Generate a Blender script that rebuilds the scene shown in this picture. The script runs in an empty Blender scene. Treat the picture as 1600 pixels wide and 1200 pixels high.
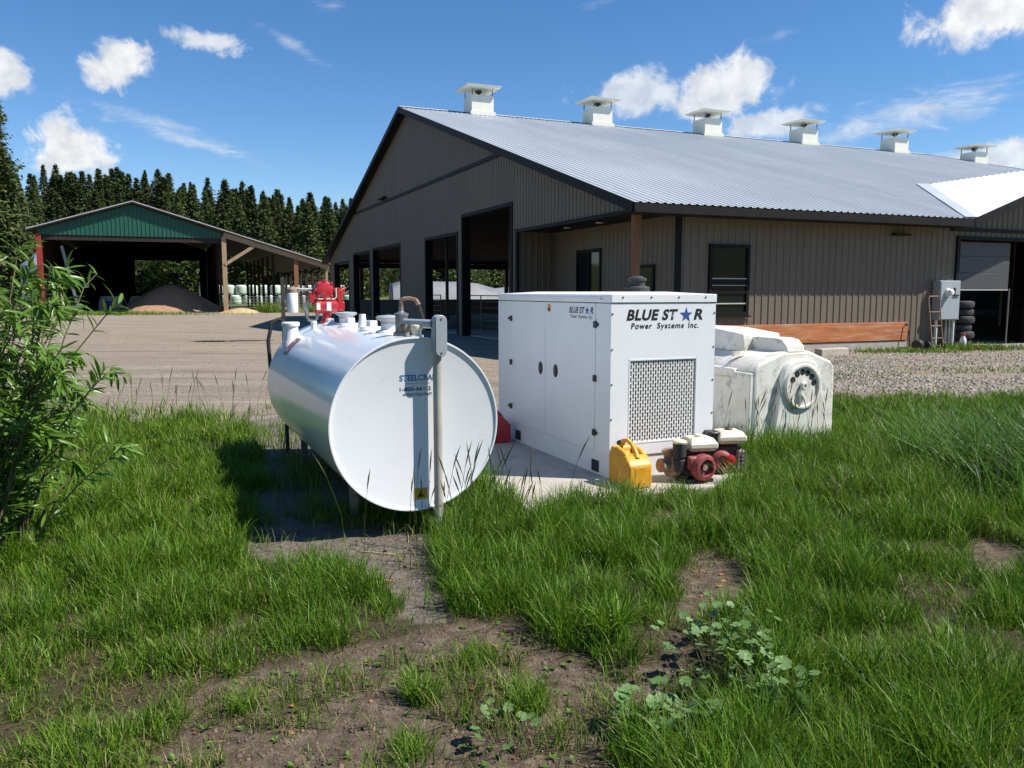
import bpy, bmesh, math, random
import numpy as np
from mathutils import Matrix, Vector, noise as mnoise

random.seed(7); rng = np.random.default_rng(7)
R = math.radians
sc = bpy.context.scene
col = sc.collection

# ------------------------------------------------------------------ camera, sky, sun, exposure
cam_d = bpy.data.cameras.new('camera'); cam = bpy.data.objects.new('camera', cam_d); col.objects.link(cam)
cam.location = (0, 0, 1.7); cam.rotation_euler = (R(90 - 6.469), 0, 0)
cam_d.sensor_width = 36; cam_d.lens = 28.575; cam_d.clip_start = 0.05; cam_d.clip_end = 9000
sc.camera = cam
sc.view_settings.view_transform = 'Standard'; sc.view_settings.look = 'None'
sc.view_settings.exposure = 0.52; sc.view_settings.gamma = 1.0; sc.view_settings.use_curve_mapping = False
SUN_EL = 52.5; SUN_AZ = 99.8            # degrees; azimuth clockwise from +Y (view direction)
sv = Vector((math.sin(R(SUN_AZ)) * math.cos(R(SUN_EL)), math.cos(R(SUN_AZ)) * math.cos(R(SUN_EL)), math.sin(R(SUN_EL))))
sl = bpy.data.lights.new('sun', 'SUN'); sl.energy = 5.0; sl.angle = R(0.53); sl.color = (1.0, 0.945, 0.86)
so = bpy.data.objects.new('sun', sl); col.objects.link(so); so.rotation_euler = (-sv).to_track_quat('-Z', 'Y').to_euler()
so.location = (20, -5, 40)

def dirv(az, el):
    return Vector((math.sin(R(az)) * math.cos(R(el)), math.cos(R(az)) * math.cos(R(el)), math.sin(R(el))))
W = bpy.data.worlds.new('World'); sc.world = W; W.use_nodes = True
nt = W.node_tree; N = nt.nodes; L = nt.links; N.clear()
def wn(t, **k):
    n = N.new(t)
    for a, b in k.items(): setattr(n, a, b)
    return n
sky = wn('ShaderNodeTexSky', sky_type='NISHITA'); sky.sun_disc = False
sky.sun_elevation = R(SUN_EL); sky.sun_rotation = R(SUN_AZ)
sky.altitude = 900; sky.air_density = 1.0; sky.dust_density = 0.1; sky.ozone_density = 3.0
W.cycles.sampling_method = 'MANUAL'; W.cycles.sample_map_resolution = 512
cy = sc.cycles; cy.max_bounces = 6; cy.diffuse_bounces = 3; cy.glossy_bounces = 3; cy.transmission_bounces = 3; cy.transparent_max_bounces = 4; cy.caustics_reflective = False; cy.caustics_refractive = False
tc = wn('ShaderNodeTexCoord')
def fmath(op, a, b=None, c=None):
    n = wn('ShaderNodeMath', operation=op)
    for i, v in enumerate((a, b, c)):
        if v is None: continue
        if isinstance(v, (int, float)): n.inputs[i].default_value = v
        else: L.new(v, n.inputs[i])
    return n.outputs[0]
def vdot(v):
    n = wn('ShaderNodeVectorMath', operation='DOT_PRODUCT'); L.new(tc.outputs['Generated'], n.inputs[0]); n.inputs[1].default_value = v
    return n.outputs['Value']
def wnoise(scale, detail, rough, dist=0.0, stretch=(1, 1, 1)):
    m = wn('ShaderNodeMapping'); L.new(tc.outputs['Generated'], m.inputs[0]); m.inputs['Scale'].default_value = stretch
    n = wn('ShaderNodeTexNoise'); L.new(m.outputs[0], n.inputs['Vector']); n.inputs['Scale'].default_value = scale
    n.inputs['Detail'].default_value = detail; n.inputs['Roughness'].default_value = rough; n.inputs['Distortion'].default_value = dist
    return n.outputs['Fac']
n_c = wnoise(26, 8, 0.62, 0.3); n_w = wnoise(14, 8, 0.66, 0.8, (1, 1, 3.2)); n_s = wnoise(40, 5, .55)
# scattered fair-weather clouds: azimuth, elevation, half sizes (deg), tilt, density, wispy
clouds = [(-24.8, 13.6, 2.6, 2.0, 4, .97, 0), (-27.9, 8.6, 3.1, 2.7, 0, 1.0, 0), (-31.4, 12.5, 2.2, 1.8, 0, .9, 0),
          (-19.7, 15.5, 2.9, .95, -6, .75, 0), (-20.9, 9.6, 9.5, .9, -17, .5, 1), (-14.7, 15.8, 2.8, .6, -28, .34, 1),
          (8.3, 13.0, 4.2, 1.9, 4, .72, 0), (14.4, 13.1, 4.4, 2.5, 8, .88, 0), (25.4, 10.8, 10.5, 2.0, 9, .62, 1),
          (29.6, 16.0, 5.2, 2.5, 8, .95, 0), (17.0, 10.9, 4.4, 1.2, 6, .7, 0), (-11.9, 18.1, 1.7, .7, 0, .35, 1),
          (30.3, 8.0, 5.0, 1.4, 0, .8, 0), (6.0, 18.6, 2.0, .5, 8, .25, 1), (20, 18.4, 2.4, .7, 0, .3, 1), (17.5,16.0,2.0,.7,12,.25,1)]
rc = random.Random(3)
for i in range(9):
    clouds.append((52 + i * 30 + rc.uniform(-6, 6), rc.uniform(9, 48), rc.uniform(4, 9), rc.uniform(1.6, 3.2), rc.uniform(-10, 10), rc.uniform(.5, .9), i % 2))
NW = fmath('MULTIPLY_ADD', n_w, 2.6, .72 - 1.3); NC = fmath('MULTIPLY_ADD', n_c, 2.1, .78 - 1.05)
total = None
for az, el, w, h, tilt, dens, wispy in clouds:
    c = dirv(az, el); r = Vector((math.cos(R(az)), -math.sin(R(az)), 0)); u = r.cross(c)
    ct, st = math.cos(R(tilt)), math.sin(R(tilt)); r, u = r * ct + u * st, u * ct - r * st
    mp = wn('ShaderNodeMapping', vector_type='TEXTURE'); L.new(tc.outputs['Generated'], mp.inputs['Vector'])
    mp.inputs['Location'].default_value = c; mp.inputs['Rotation'].default_value = Matrix((r, u, -c)).transposed().to_euler() if Matrix((r, u, -c)).determinant() > 0 else Matrix((r, u, c)).transposed().to_euler()
    mp.inputs['Scale'].default_value = (math.sin(R(w)), math.sin(R(h)), .3)
    ln = wn('ShaderNodeVectorMath', operation='LENGTH'); L.new(mp.outputs[0], ln.inputs[0])
    m = fmath('SUBTRACT', NW if wispy else NC, ln.outputs['Value'])
    mr = wn('ShaderNodeMapRange', interpolation_type='SMOOTHSTEP'); L.new(m, mr.inputs[0])
    mr.inputs[1].default_value = -0.08; mr.inputs[2].default_value = 0.42 if not wispy else 1.0; mr.inputs[3].default_value = 0; mr.inputs[4].default_value = dens
    total = mr.outputs[0] if total is None else fmath('MAXIMUM', total, mr.outputs[0])
cr = wn('ShaderNodeValToRGB'); L.new(n_s, cr.inputs[0])
cr.color_ramp.elements[0].position = .3; cr.color_ramp.elements[0].color = (8.4, 8.8, 9.4, 1)
cr.color_ramp.elements[1].position = .62; cr.color_ramp.elements[1].color = (12.5, 12.5, 12.4, 1)
hs = wn('ShaderNodeHueSaturation'); hs.inputs['Saturation'].default_value = 1.25; hs.inputs['Value'].default_value = 1.78; hs.inputs['Hue'].default_value = .503; L.new(sky.outputs[0], hs.inputs['Color'])
mx = wn('ShaderNodeMix', data_type='RGBA'); L.new(total, mx.inputs[0]); L.new(hs.outputs[0], mx.inputs[6]); L.new(cr.outputs[0], mx.inputs[7])
bg = wn('ShaderNodeBackground'); bg.inputs['Strength'].default_value = 0.056; L.new(mx.outputs[2], bg.inputs['Color'])
ow = wn('ShaderNodeOutputWorld'); L.new(bg.outputs[0], ow.inputs['Surface'])

# ------------------------------------------------------------------ materials
MATS = {}
def mat(name, c1, c2=None, rough=.6, metal=0.0, scale=6.0, detail=6, contrast=(.35, .65), bump=0.0, bscale=40.0, spec=.5, coat=0.0,
        stretch=(1, 1, 1), spots=None, spot_scale=9.0, spot_edge=(.6, .68), transl=0.0, rough_var=0.0, objrand=0.0, attr=None, alpha=None, coat_rough=.08, coords='Object'):
    """procedural surface: two colours mixed by noise, optional stain colour, fine bump"""
    m = bpy.data.materials.new(name); m.use_nodes = True; t = m.node_tree; n = t.nodes; l = t.links
    b = n['Principled BSDF']; out = n['Material Output']
    b.inputs['Metallic'].default_value = metal; b.inputs['Roughness'].default_value = rough
    b.inputs['Specular IOR Level'].default_value = spec; b.inputs['Coat Weight'].default_value = coat; b.inputs['Coat Roughness'].default_value = coat_rough
    tcn = n.new('ShaderNodeTexCoord'); mp = n.new('ShaderNodeMapping'); l.new(tcn.outputs[coords], mp.inputs[0]); mp.inputs['Scale'].default_value = stretch
    c2 = c2 or tuple(v * .85 for v in c1)
    nz = n.new('ShaderNodeTexNoise'); l.new(mp.outputs[0], nz.inputs['Vector']); nz.inputs['Scale'].default_value = scale; nz.inputs['Detail'].default_value = detail; nz.inputs['Roughness'].default_value = .6
    rp = n.new('ShaderNodeValToRGB'); l.new(nz.outputs['Fac'], rp.inputs[0])
    rp.color_ramp.elements[0].position = contrast[0]; rp.color_ramp.elements[0].color = (*c2, 1)
    rp.color_ramp.elements[1].position = contrast[1]; rp.color_ramp.elements[1].color = (*c1, 1)
    cur = rp.outputs[0]
    if attr:
        a = n.new('ShaderNodeAttribute'); a.attribute_name = attr
        mxx = n.new('ShaderNodeMix'); mxx.data_type = 'RGBA'; mxx.blend_type = 'MULTIPLY'; mxx.inputs[0].default_value = 1
        l.new(cur, mxx.inputs[6]); l.new(a.outputs['Color'], mxx.inputs[7]); cur = mxx.outputs[2]
    if spots:
        n2 = n.new('ShaderNodeTexNoise'); l.new(mp.outputs[0], n2.inputs['Vector']); n2.inputs['Scale'].default_value = spot_scale; n2.inputs['Detail'].default_value = 9; n2.inputs['Roughness'].default_value = .7
        r2 = n.new('ShaderNodeMapRange'); l.new(n2.outputs['Fac'], r2.inputs[0]); r2.inputs[1].default_value = spot_edge[0]; r2.inputs[2].default_value = spot_edge[1]
        m2 = n.new('ShaderNodeMix'); m2.data_type = 'RGBA'; l.new(r2.outputs[0], m2.inputs[0]); l.new(cur, m2.inputs[6]); m2.inputs[7].default_value = (*spots, 1); cur = m2.outputs[2]
    if objrand:
        oi = n.new('ShaderNodeObjectInfo'); r3 = n.new('ShaderNodeMapRange'); l.new(oi.outputs['Random'], r3.inputs[0]); r3.inputs[3].default_value = 1 - objrand; r3.inputs[4].default_value = 1 + objrand
        h = n.new('ShaderNodeHueSaturation'); l.new(r3.outputs[0], h.inputs['Value']); l.new(cur, h.inputs['Color']); cur = h.outputs[0]
    l.new(cur, b.inputs['Base Color'])
    if rough_var:
        r4 = n.new('ShaderNodeMapRange'); l.new(nz.outputs['Fac'], r4.inputs[0]); r4.inputs[1].default_value = .3; r4.inputs[2].default_value = .7
        r4.inputs[3].default_value = max(.02, rough - rough_var); r4.inputs[4].default_value = rough + rough_var; l.new(r4.outputs[0], b.inputs['Roughness'])
    if bump:
        nb = n.new('ShaderNodeTexNoise'); l.new(mp.outputs[0], nb.inputs['Vector']); nb.inputs['Scale'].default_value = bscale; nb.inputs['Detail'].default_value = 6
        bn = n.new('ShaderNodeBump'); bn.inputs['Strength'].default_value = bump; bn.inputs['Distance'].default_value = .02; l.new(nb.outputs['Fac'], bn.inputs['Height']); l.new(bn.outputs[0], b.inputs['Normal'])
    if transl:
        tr = n.new('ShaderNodeBsdfTranslucent'); l.new(cur, tr.inputs['Color']); ms = n.new('ShaderNodeMixShader'); ms.inputs[0].default_value = transl
        l.new(b.outputs[0], ms.inputs[1]); l.new(tr.outputs[0], ms.inputs[2]); l.new(ms.outputs[0], out.inputs['Surface'])
    MATS[name] = m
    return m

M = MATS
mat('tank_paint', (.83, .84, .85), (.78, .79, .81), rough=.30, coat=.55, coat_rough=.10, spec=.5, scale=3, bump=.03, bscale=7, spots=(.5, .49, .45), spot_scale=14, spot_edge=(.72, .78))
mat('tank_end', (.82, .83, .84), (.79, .80, .81), rough=.38, scale=2.5, spots=(.14, .13, .12), spot_scale=24, spot_edge=(.700, .712), spec=.4)
mat('white_paint', (.84, .85, .86), (.80, .81, .825), rough=.34, scale=2.2, spots=(.42, .40, .36), spot_scale=23, spot_edge=(.72, .77), bump=.015, bscale=9)
mat('white_plain', (.82, .82, .80), (.74, .74, .71), rough=.45, scale=8)
mat('black_plastic', (.012, .012, .013), (.02, .02, .02), rough=.42)
mat('ink_black', (.012, .012, .014), (.016, .016, .018), rough=.5)
mat('ink_blue', (.045, .09, .35), (.04, .08, .31), rough=.45)
mat('ink_steelblue', (.05, .17, .33), (.10, .22, .36), rough=.5, scale=60)
mat('ink_grey', (.35, .38, .40), (.45, .47, .48), rough=.5, scale=60)
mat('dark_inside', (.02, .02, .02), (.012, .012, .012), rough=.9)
mat('radiator', (.05, .05, .052), (.03, .03, .03), rough=.6, scale=40)
mat('grey_pvc', (.38, .42, .44), (.33, .37, .39), rough=.42, scale=5)
mat('beige_pvc', (.46, .44, .38), (.38, .36, .31), rough=.5, scale=6)
mat('galv', (.42, .43, .44), (.27, .27, .27), rough=.42, metal=.75, scale=14)
mat('rusty', (.20, .09, .045), (.32, .26, .20), rough=.75, scale=22, bump=.3)
mat('red_paint', (.50, .022, .03), (.40, .016, .022), rough=.28, coat=.5, scale=8)
mat('red_faded', (.38, .07, .075), (.20, .045, .04), rough=.55, scale=18, spots=(.12, .07, .045), spot_scale=18, spot_edge=(.55, .68))
mat('red_decal', (.32, .03, .04), (.26, .03, .04), rough=.4)
mat('yellow_plastic', (.72, .38, .03), (.62, .29, .018), rough=.42, scale=9, spots=(.30, .15, .03), spot_scale=12, spot_edge=(.66, .76), bump=.06, bscale=60)
mat('yellow_decal', (.65, .40, .02), (.5, .3, .02), rough=.5, scale=50)
mat('cream_paint', (.74, .68, .52), (.64, .57, .42), rough=.42, scale=12, spots=(.30, .22, .14), spot_scale=22, spot_edge=(.62, .74))
mat('dark_metal', (.05, .045, .042), (.10, .08, .065), rough=.55, metal=.4, scale=25)
mat('rubber', (.028, .028, .03), (.045, .044, .042), rough=.7, scale=20)
mat('grey_metal', (.30, .31, .32), (.22, .22, .22), rough=.45, metal=.6, scale=20)
mat('hutch_plastic', (.80, .785, .72), (.66, .63, .54), rough=.55, scale=3, spots=(.11, .095, .065), spot_scale=4.2, spot_edge=(.52, .74), bump=.05, bscale=30)
mat('concrete', (.46, .42, .36), (.36, .33, .285), rough=.85, scale=5, bump=.25, bscale=60, spots=(.25, .22, .18), spot_scale=4, spot_edge=(.58, .75))
mat('siding', (.175, .143, .108), (.158, .128, .096), rough=.55, scale=1.2, spec=.4, stretch=(1, 1, .25))
mat('trim_dark', (.013, .011, .010), (.017, .015, .013), rough=.6, spec=.2)
mat('trim_black', (.008, .007, .007), (.010, .009, .009), rough=.6, spec=.2)
mat('roof_metal', (.54, .575, .59), (.47, .505, .52), rough=.38, metal=.15, scale=.5, stretch=(1, .06, 1), rough_var=.05)
mat('roof_white', (.80, .80, .79), (.74, .74, .73), rough=.35, scale=1)
mat('vent_cream', (.78, .77, .68), (.72, .71, .62), rough=.45, scale=2)
mat('timber', (.27, .12, .055), (.17, .075, .037), rough=.7, scale=5, stretch=(6, 6, .5), bump=.2)
mat('timber_pale', (.42, .30, .19), (.28, .19, .12), rough=.8, scale=5, stretch=(6, 6, .4), bump=.2)
mat('orange_board', (.55, .20, .065), (.36, .11, .035), rough=.7, scale=3.2, stretch=(.5, 3, 5), spots=(.46, .34, .25), spot_scale=2.2, spot_edge=(.50, .70), bump=.15)
mat('glass', (.012, .013, .014), (.010, .011, .012), rough=.05, spec=.35, scale=1)
mat('window_rail', (.55, .55, .54), rough=.4)
mat('door_panel', (.075, .075, .078), (.066, .066, .069), rough=.5, scale=3)
mat('grey_panel', (.36, .40, .43), (.33, .37, .40), rough=.5, scale=4)
mat('shed_green', (.010, .095, .06), (.012, .08, .052), rough=.5, scale=2)
mat('shed_roof', (.55, .55, .54), (.45, .45, .44), rough=.4, metal=.3, scale=2)
mat('shed_red', (.33, .03, .022), (.22, .022, .016), rough=.65, scale=4)
mat('shed_dark', (.032, .02, .015), (.022, .014, .010), rough=.85, scale=3)  # near-black; holds the interior shade for the shed posts and roof underside
mat('sandpile', (.36, .22, .13), (.27, .16, .095), rough=.95, scale=5, bump=.6, bscale=8)
mat('bale_wrap', (.62, .70, .60), (.52, .60, .50), rough=.35, scale=2.5, objrand=.12)
mat('silage_white', (.24, .245, .255), (.19, .195, .205), rough=.5, scale=.8)
mat('silo_metal', (.42, .47, .52), (.34, .38, .43), rough=.35, metal=.6, scale=2)
mat('blue_plastic', (.02, .07, .35), (.016, .05, .26), rough=.4)
mat('bark', (.085, .06, .042), (.05, .036, .026), rough=.9, scale=12, stretch=(1, 1, .3), bump=.4, bscale=20)
mat('needles', (.090, .122, .038), (.044, .068, .022), rough=.75, scale=1.3, contrast=(.3, .7), attr='col', objrand=.28, transl=.12, spec=.2)
mat('leaves', (.10, .135, .035), (.055, .085, .022), rough=.5, scale=2, attr='col', transl=.3, spec=.35)
mat('willow_leaf', (.16, .30, .035), (.11, .22, .028), rough=.36, scale=5, transl=.34, spec=.55, objrand=.15)
mat('willow_stem', (.13, .12, .05), (.09, .07, .035), rough=.6)
mat('blade', (1.0, 1.0, 1.0), (.74, .84, .70), rough=.45, scale=1.5, attr='col', transl=.34, spec=.28, coords='Generated')
mat('mallow_leaf', (.15, .27, .075), (.105, .20, .05), rough=.5, scale=30, transl=.28, objrand=.15)
mat('stone', (.30, .275, .245), (.20, .18, .158), rough=.9, scale=3, attr='col')
mat('puddle_water', (.03, .028, .024), (.03, .028, .024), rough=.03, spec=.9)
mat('straw', (.50, .38, .18), (.40, .30, .14), rough=.7)
mat('twig', (.16, .11, .07), (.10, .07, .045), rough=.85)
mat('chip', (.42, .17, .07), (.32, .12, .05), rough=.75, scale=30)

# ------------------------------------------------------------------ mesh helpers
class MB:
    def __init__(s): s.v = []; s.f = []; s.M = None
    def add(s, vs, fs):
        o = len(s.v); s.v += [tuple(s.M @ Vector(v)) if s.M else tuple(v) for v in vs]; s.f += [tuple(i + o for i in f) for f in fs]; return s
    def hexa(s, p): return s.add(p, [(0, 3, 2, 1), (4, 5, 6, 7), (0, 1, 5, 4), (1, 2, 6, 5), (2, 3, 7, 6), (3, 0, 4, 7)])
    def box(s, x0, x1, y0, y1, z0, z1):
        return s.hexa([(x0, y0, z0), (x1, y0, z0), (x1, y1, z0), (x0, y1, z0), (x0, y0, z1), (x1, y0, z1), (x1, y1, z1), (x0, y1, z1)])
    def beam(s, a, b, w, h=None, up=(0, 0, 1)):
        h = h or w; a = Vector(a); b = Vector(b); d = (b - a).normalized(); u = Vector(up)
        if abs(d.dot(u)) > .98: u = Vector((0, 1, 0))
        r = d.cross(u).normalized() * w / 2; u = r.cross(d).normalized() * h / 2
        return s.hexa([a - r - u, a + r - u, a + r + u, a - r + u, b - r - u, b + r - u, b + r + u, b - r + u])
    def tube(s, pts, r, n=8, caps=True):
        pts = [Vector(p) for p in pts]; k = len(pts); rs = r if isinstance(r, (list, tuple)) else [r] * k
        ring = []; prev = None
        for i, p in enumerate(pts):
            d = (pts[min(i + 1, k - 1)] - pts[max(i - 1, 0)]).normalized()
            if prev is None:
                a = Vector((0, 0, 1)) if abs(d.z) < .9 else Vector((1, 0, 0)); a = (a - d * a.dot(d)).normalized()
            else: a = (prev - d * prev.dot(d)).normalized()
            prev = a; b = d.cross(a)
            ring.append([p + (a * math.cos(t) + b * math.sin(t)) * rs[i] for t in [2 * math.pi * j / n for j in range(n)]])
        vs = [q for rr in ring for q in rr]; fs = []
        for i in range(k - 1):
            for j in range(n):
                fs.append((i * n + j, i * n + (j + 1) % n, (i + 1) * n + (j + 1) % n, (i + 1) * n + j))
        if caps: fs.append(tuple(range(n - 1, -1, -1))); fs.append(tuple((k - 1) * n + j for j in range(n)))
        return s.add(vs, fs)
    def lathe(s, prof, c=(0, 0, 0), axis=(0, 0, 1), n=24, caps=True):
        ax = Vector(axis).normalized(); q = Vector((0, 0, 1)).rotation_difference(ax).to_matrix(); c = Vector(c)
        vs = []; fs = []
        for r, z in prof:
            for j in range(n):
                t = 2 * math.pi * j / n; vs.append(c + q @ Vector((r * math.cos(t), r * math.sin(t), z)))
        k = len(prof)
        for i in range(k - 1):
            for j in range(n): fs.append((i * n + j, i * n + (j + 1) % n, (i + 1) * n + (j + 1) % n, (i + 1) * n + j))
        if caps:
            if prof[0][0] > 1e-6: fs.append(tuple(range(n - 1, -1, -1)))
            if prof[-1][0] > 1e-6: fs.append(tuple((k - 1) * n + j for j in range(n)))
        return s.add(vs, fs)
    def prism(s, poly, axis, a, b):
        """extrude a 2D polygon along 'x','y' or 'z' from a to b; polygon coordinates are the two other axes in order"""
        def P(p, t): return {'x': (t, p[0], p[1]), 'y': (p[0], t, p[1]), 'z': (p[0], p[1], t)}[axis]
        n = len(poly); vs = [P(p, a) for p in poly] + [P(p, b) for p in poly]
        fs = [tuple(range(n)), tuple(range(2 * n - 1, n - 1, -1))] + [(i, (i + 1) % n + 0, (i + 1) % n + n, i + n)[::-1] for i in range(n)]
        return s.add(vs, fs)
    def loft(s, rings, caps=True):
        n = len(rings[0]); vs = [p for r in rings for p in r]; fs = []
        for i in range(len(rings) - 1):
            for j in range(n): fs.append((i * n + j, i * n + (j + 1) % n, (i + 1) * n + (j + 1) % n, (i + 1) * n + j))
        if caps: fs.append(tuple(range(n - 1, -1, -1))); fs.append(tuple((len(rings) - 1) * n + j for j in range(n)))
        return s.add(vs, fs)
    def build(s, name, material, parent=None, sharp=35, bevel=0, seg=2, fix=True):
        me = bpy.data.meshes.new(name); me.from_pydata(s.v, [], s.f)
        if fix:
            bm = bmesh.new(); bm.from_mesh(me); bmesh.ops.recalc_face_normals(bm, faces=bm.faces); bm.to_mesh(me); bm.free()
        me.polygons.foreach_set('use_smooth', [True] * len(me.polygons)); me.set_sharp_from_angle(angle=R(sharp))
        me.materials.append(M[material]); o = bpy.data.objects.new(name, me); col.objects.link(o)
        if parent: o.parent = parent
        if bevel:
            b = o.modifiers.new('bevel', 'BEVEL'); b.width = bevel; b.segments = seg; b.limit_method = 'ANGLE'; b.angle_limit = R(40); b.harden_normals = False
        return o
def thing(name, label, cat, loc, rz=0, group=None):
    o = bpy.data.objects.new(name, None); col.objects.link(o); o.empty_display_size = .2
    o.location = loc; o.rotation_euler = (0, 0, R(rz)); o['label'] = label; o['category'] = cat
    if group: o['group'] = group
    return o
def tag(o, label=None, cat=None, group=None, kind=None, loc=None, rz=None):
    for k, v in (('label', label), ('category', cat), ('group', group), ('kind', kind)):
        if v: o[k] = v
    if loc is not None: o.location = loc
    if rz is not None: o.rotation_euler = (0, 0, R(rz))
    return o
def copy_tree(src, loc, rz, parent=None, scale=None, label=None, group=None):
    c = src.copy(); col.objects.link(c); c.parent = parent
    if parent is None:
        c.location = loc; c.rotation_euler = (0, 0, rz)
        if scale: c.scale = scale
        if label: c['label'] = label
        if group: c['group'] = group
    for ch in list(src.children): copy_tree(ch, None, None, c)
    return c
def text_part(name, s, width, height, Mx, material, parent, shear=0.0, bold=0.0, spacing=1.0):
    cu = bpy.data.curves.new(name, 'FONT'); cu.body = s; cu.size = 1; cu.shear = shear; cu.offset = bold; cu.extrude = .0; cu.space_character = spacing
    cu.resolution_u = 4
    tmp = bpy.data.objects.new(name, cu); me = bpy.data.meshes.new_from_object(tmp); bpy.data.objects.remove(tmp); bpy.data.curves.remove(cu)
    co = np.zeros(len(me.vertices) * 3); me.vertices.foreach_get('co', co); co = co.reshape(-1, 3)
    lo = co.min(0); hi = co.max(0)
    co[:, 0] = (co[:, 0] - lo[0]) / (hi[0] - lo[0]) * width
    co[:, 1] = (co[:, 1] - lo[1]) / (hi[1] - lo[1]) * height
    A = np.array(Mx); co = co @ A[:3, :3].T + A[:3, 3]
    me.vertices.foreach_set('co', co.ravel()); me.name = name; me.materials.clear(); me.materials.append(M[material])
    o = bpy.data.objects.new(name, me); col.objects.link(o); o.parent = parent
    return o
def fast_mesh(name, verts, faces_list, material, colors=None, smooth=False):
    """verts (n,3) array, faces_list: list of int arrays (m,k) of polygons"""
    me = bpy.data.meshes.new(name); me.vertices.add(len(verts)); me.vertices.foreach_set('co', np.asarray(verts, dtype=np.float32).ravel())
    loops = np.concatenate([f.ravel() for f in faces_list]).astype(np.int32)
    tot = np.concatenate([np.full(len(f), f.shape[1]) for f in faces_list]).astype(np.int32); start = np.concatenate([[0], np.cumsum(tot)[:-1]]).astype(np.int32)
    me.loops.add(len(loops)); me.loops.foreach_set('vertex_index', loops)
    me.polygons.add(len(tot)); me.polygons.foreach_set('loop_start', start); me.polygons.foreach_set('loop_total', tot)
    if smooth: me.polygons.foreach_set('use_smooth', np.ones(len(tot), dtype=bool))
    me.update(calc_edges=True)
    if colors is not None:
        a = me.color_attributes.new('col', 'FLOAT_COLOR', 'POINT'); c4 = np.ones((len(verts), 4), dtype=np.float32); c4[:, :3] = colors; a.data.foreach_set('color', c4.ravel())
    me.materials.append(M[material]); o = bpy.data.objects.new(name, me); col.objects.link(o); return o

def vnoise(x, y, seed=0):
    x = np.asarray(x, float); y = np.asarray(y, float); xi = np.floor(x); yi = np.floor(y); fx = x - xi; fy = y - yi
    def h(a, b):
        q = np.sin(a * 127.1 + b * 311.7 + seed * 74.7) * 43758.5453; return q - np.floor(q)
    ux = fx * fx * (3 - 2 * fx); uy = fy * fy * (3 - 2 * fy)
    return (h(xi, yi) * (1 - ux) + h(xi + 1, yi) * ux) * (1 - uy) + (h(xi, yi + 1) * (1 - ux) + h(xi + 1, yi + 1) * ux) * uy
def fbm(x, y, seed=0, o=4):
    s = 0; a = .5; t = 0
    for i in range(o): s = s + a * vnoise(x * 2 ** i, y * 2 ** i, seed + i); t += a; a *= .5
    return s / t
def sstep(a, b, x): t = np.clip((np.asarray(x, float) - a) / (b - a), 0, 1); return t * t * (3 - 2 * t)
def inpoly(x, y, poly):
    r = np.zeros(x.shape, bool); n = len(poly); j = n - 1
    for i in range(n):
        xi, yi = poly[i]; xj, yj = poly[j]
        c = ((yi > y) != (yj > y)) & (x < (xj - xi) * (y - yi) / (yj - yi + 1e-12) + xi); r ^= c; j = i
    return r
# bare places in the grass (metres)
SAND = [(-1.85, 5.36), (-1.72, 5.58), (-1.24, 5.9), (-.74, 5.73), (-.53, 5.5), (-.39, 4.73), (-.32, 4.1), (-.54, 4.1), (-.76, 4.52), (-1.2, 4.9), (-1.65, 5.06)]
DIRT = [(-1.43, 3.15), (-1.32, 3.4), (-.95, 3.62), (-.65, 3.94), (-.27, 4.08), (.09, 3.83), (.35, 3.49), (.62, 3.58), (.83, 3.9), (.66, 3.31), (.51, 3.05), (.37, 2.75), (.2, 1.2), (-1.0, 1.2), (-1.11, 2.4)]
DIRT2 = [(.96, 4.73), (1.31, 5.19), (1.42, 4.85), (1.3, 4.23), (1.0, 3.94), (.85, 4.06)]
DIRT3 = [(2.92, 5.22), (3.36, 5.53), (3.43, 5.22), (3.12, 4.68), (2.85, 4.73)]
UNDER = [(-3.7, 10.3), (-3.1, 11.2), (-1.0, 8.5), (-.2, 6.0), (-1.1, 5.75), (-1.83, 5.62), (-2.7, 8.77)]
LBARE = [(-4.81, 8.35), (-4.41, 8.48), (-4.09, 7.85), (-4.5, 7.79)]
r235 = (math.cos(R(23.5)), math.sin(R(23.5)))
def slab_uv(x, y): dx = x - .10; dy = y - 6.13; return dx * r235[0] + dy * r235[1], -dx * r235[1] + dy * r235[0]
def warp(x, y): return x + (fbm(x * 2.3, y * 2.3, 11) - .5) * .34, y + (fbm(x * 2.3, y * 2.3, 23) - .5) * .34
def yard_edge(x):   # grass grows nearer the camera than this y
    x = np.asarray(x, float)
    return np.where(x < -2.4, 10.7 - .05 * (x + 5), np.where(x < 2.3, 9.0, 12.7 + .12 * (x - 3))) + (fbm(x * .9, x * 0 + 3.3, 5) - .5) * 1.1
def hill(x, y):
    q = np.asarray(y, float) + .10 * np.asarray(x, float)
    base = 15 * sstep(95, 235, q) + 30 * sstep(220, 900, q)
    base = base + 34 * sstep(35, 170, -np.asarray(y, float)) + 22 * sstep(95, 230, -np.asarray(x, float)) * sstep(150, 60, np.asarray(y, float)) + 26 * sstep(110, 260, np.asarray(x, float)) * sstep(60, 0, np.asarray(y, float))   # unseen valley slopes, added behind and beside the camera to block low skylight
    return base * (1.0 - .25 * sstep(-70, 20, x)) + sstep(100, 160, q) * (fbm(np.asarray(x) * .02, np.asarray(y) * .02, 3) - .5) * 6
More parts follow.
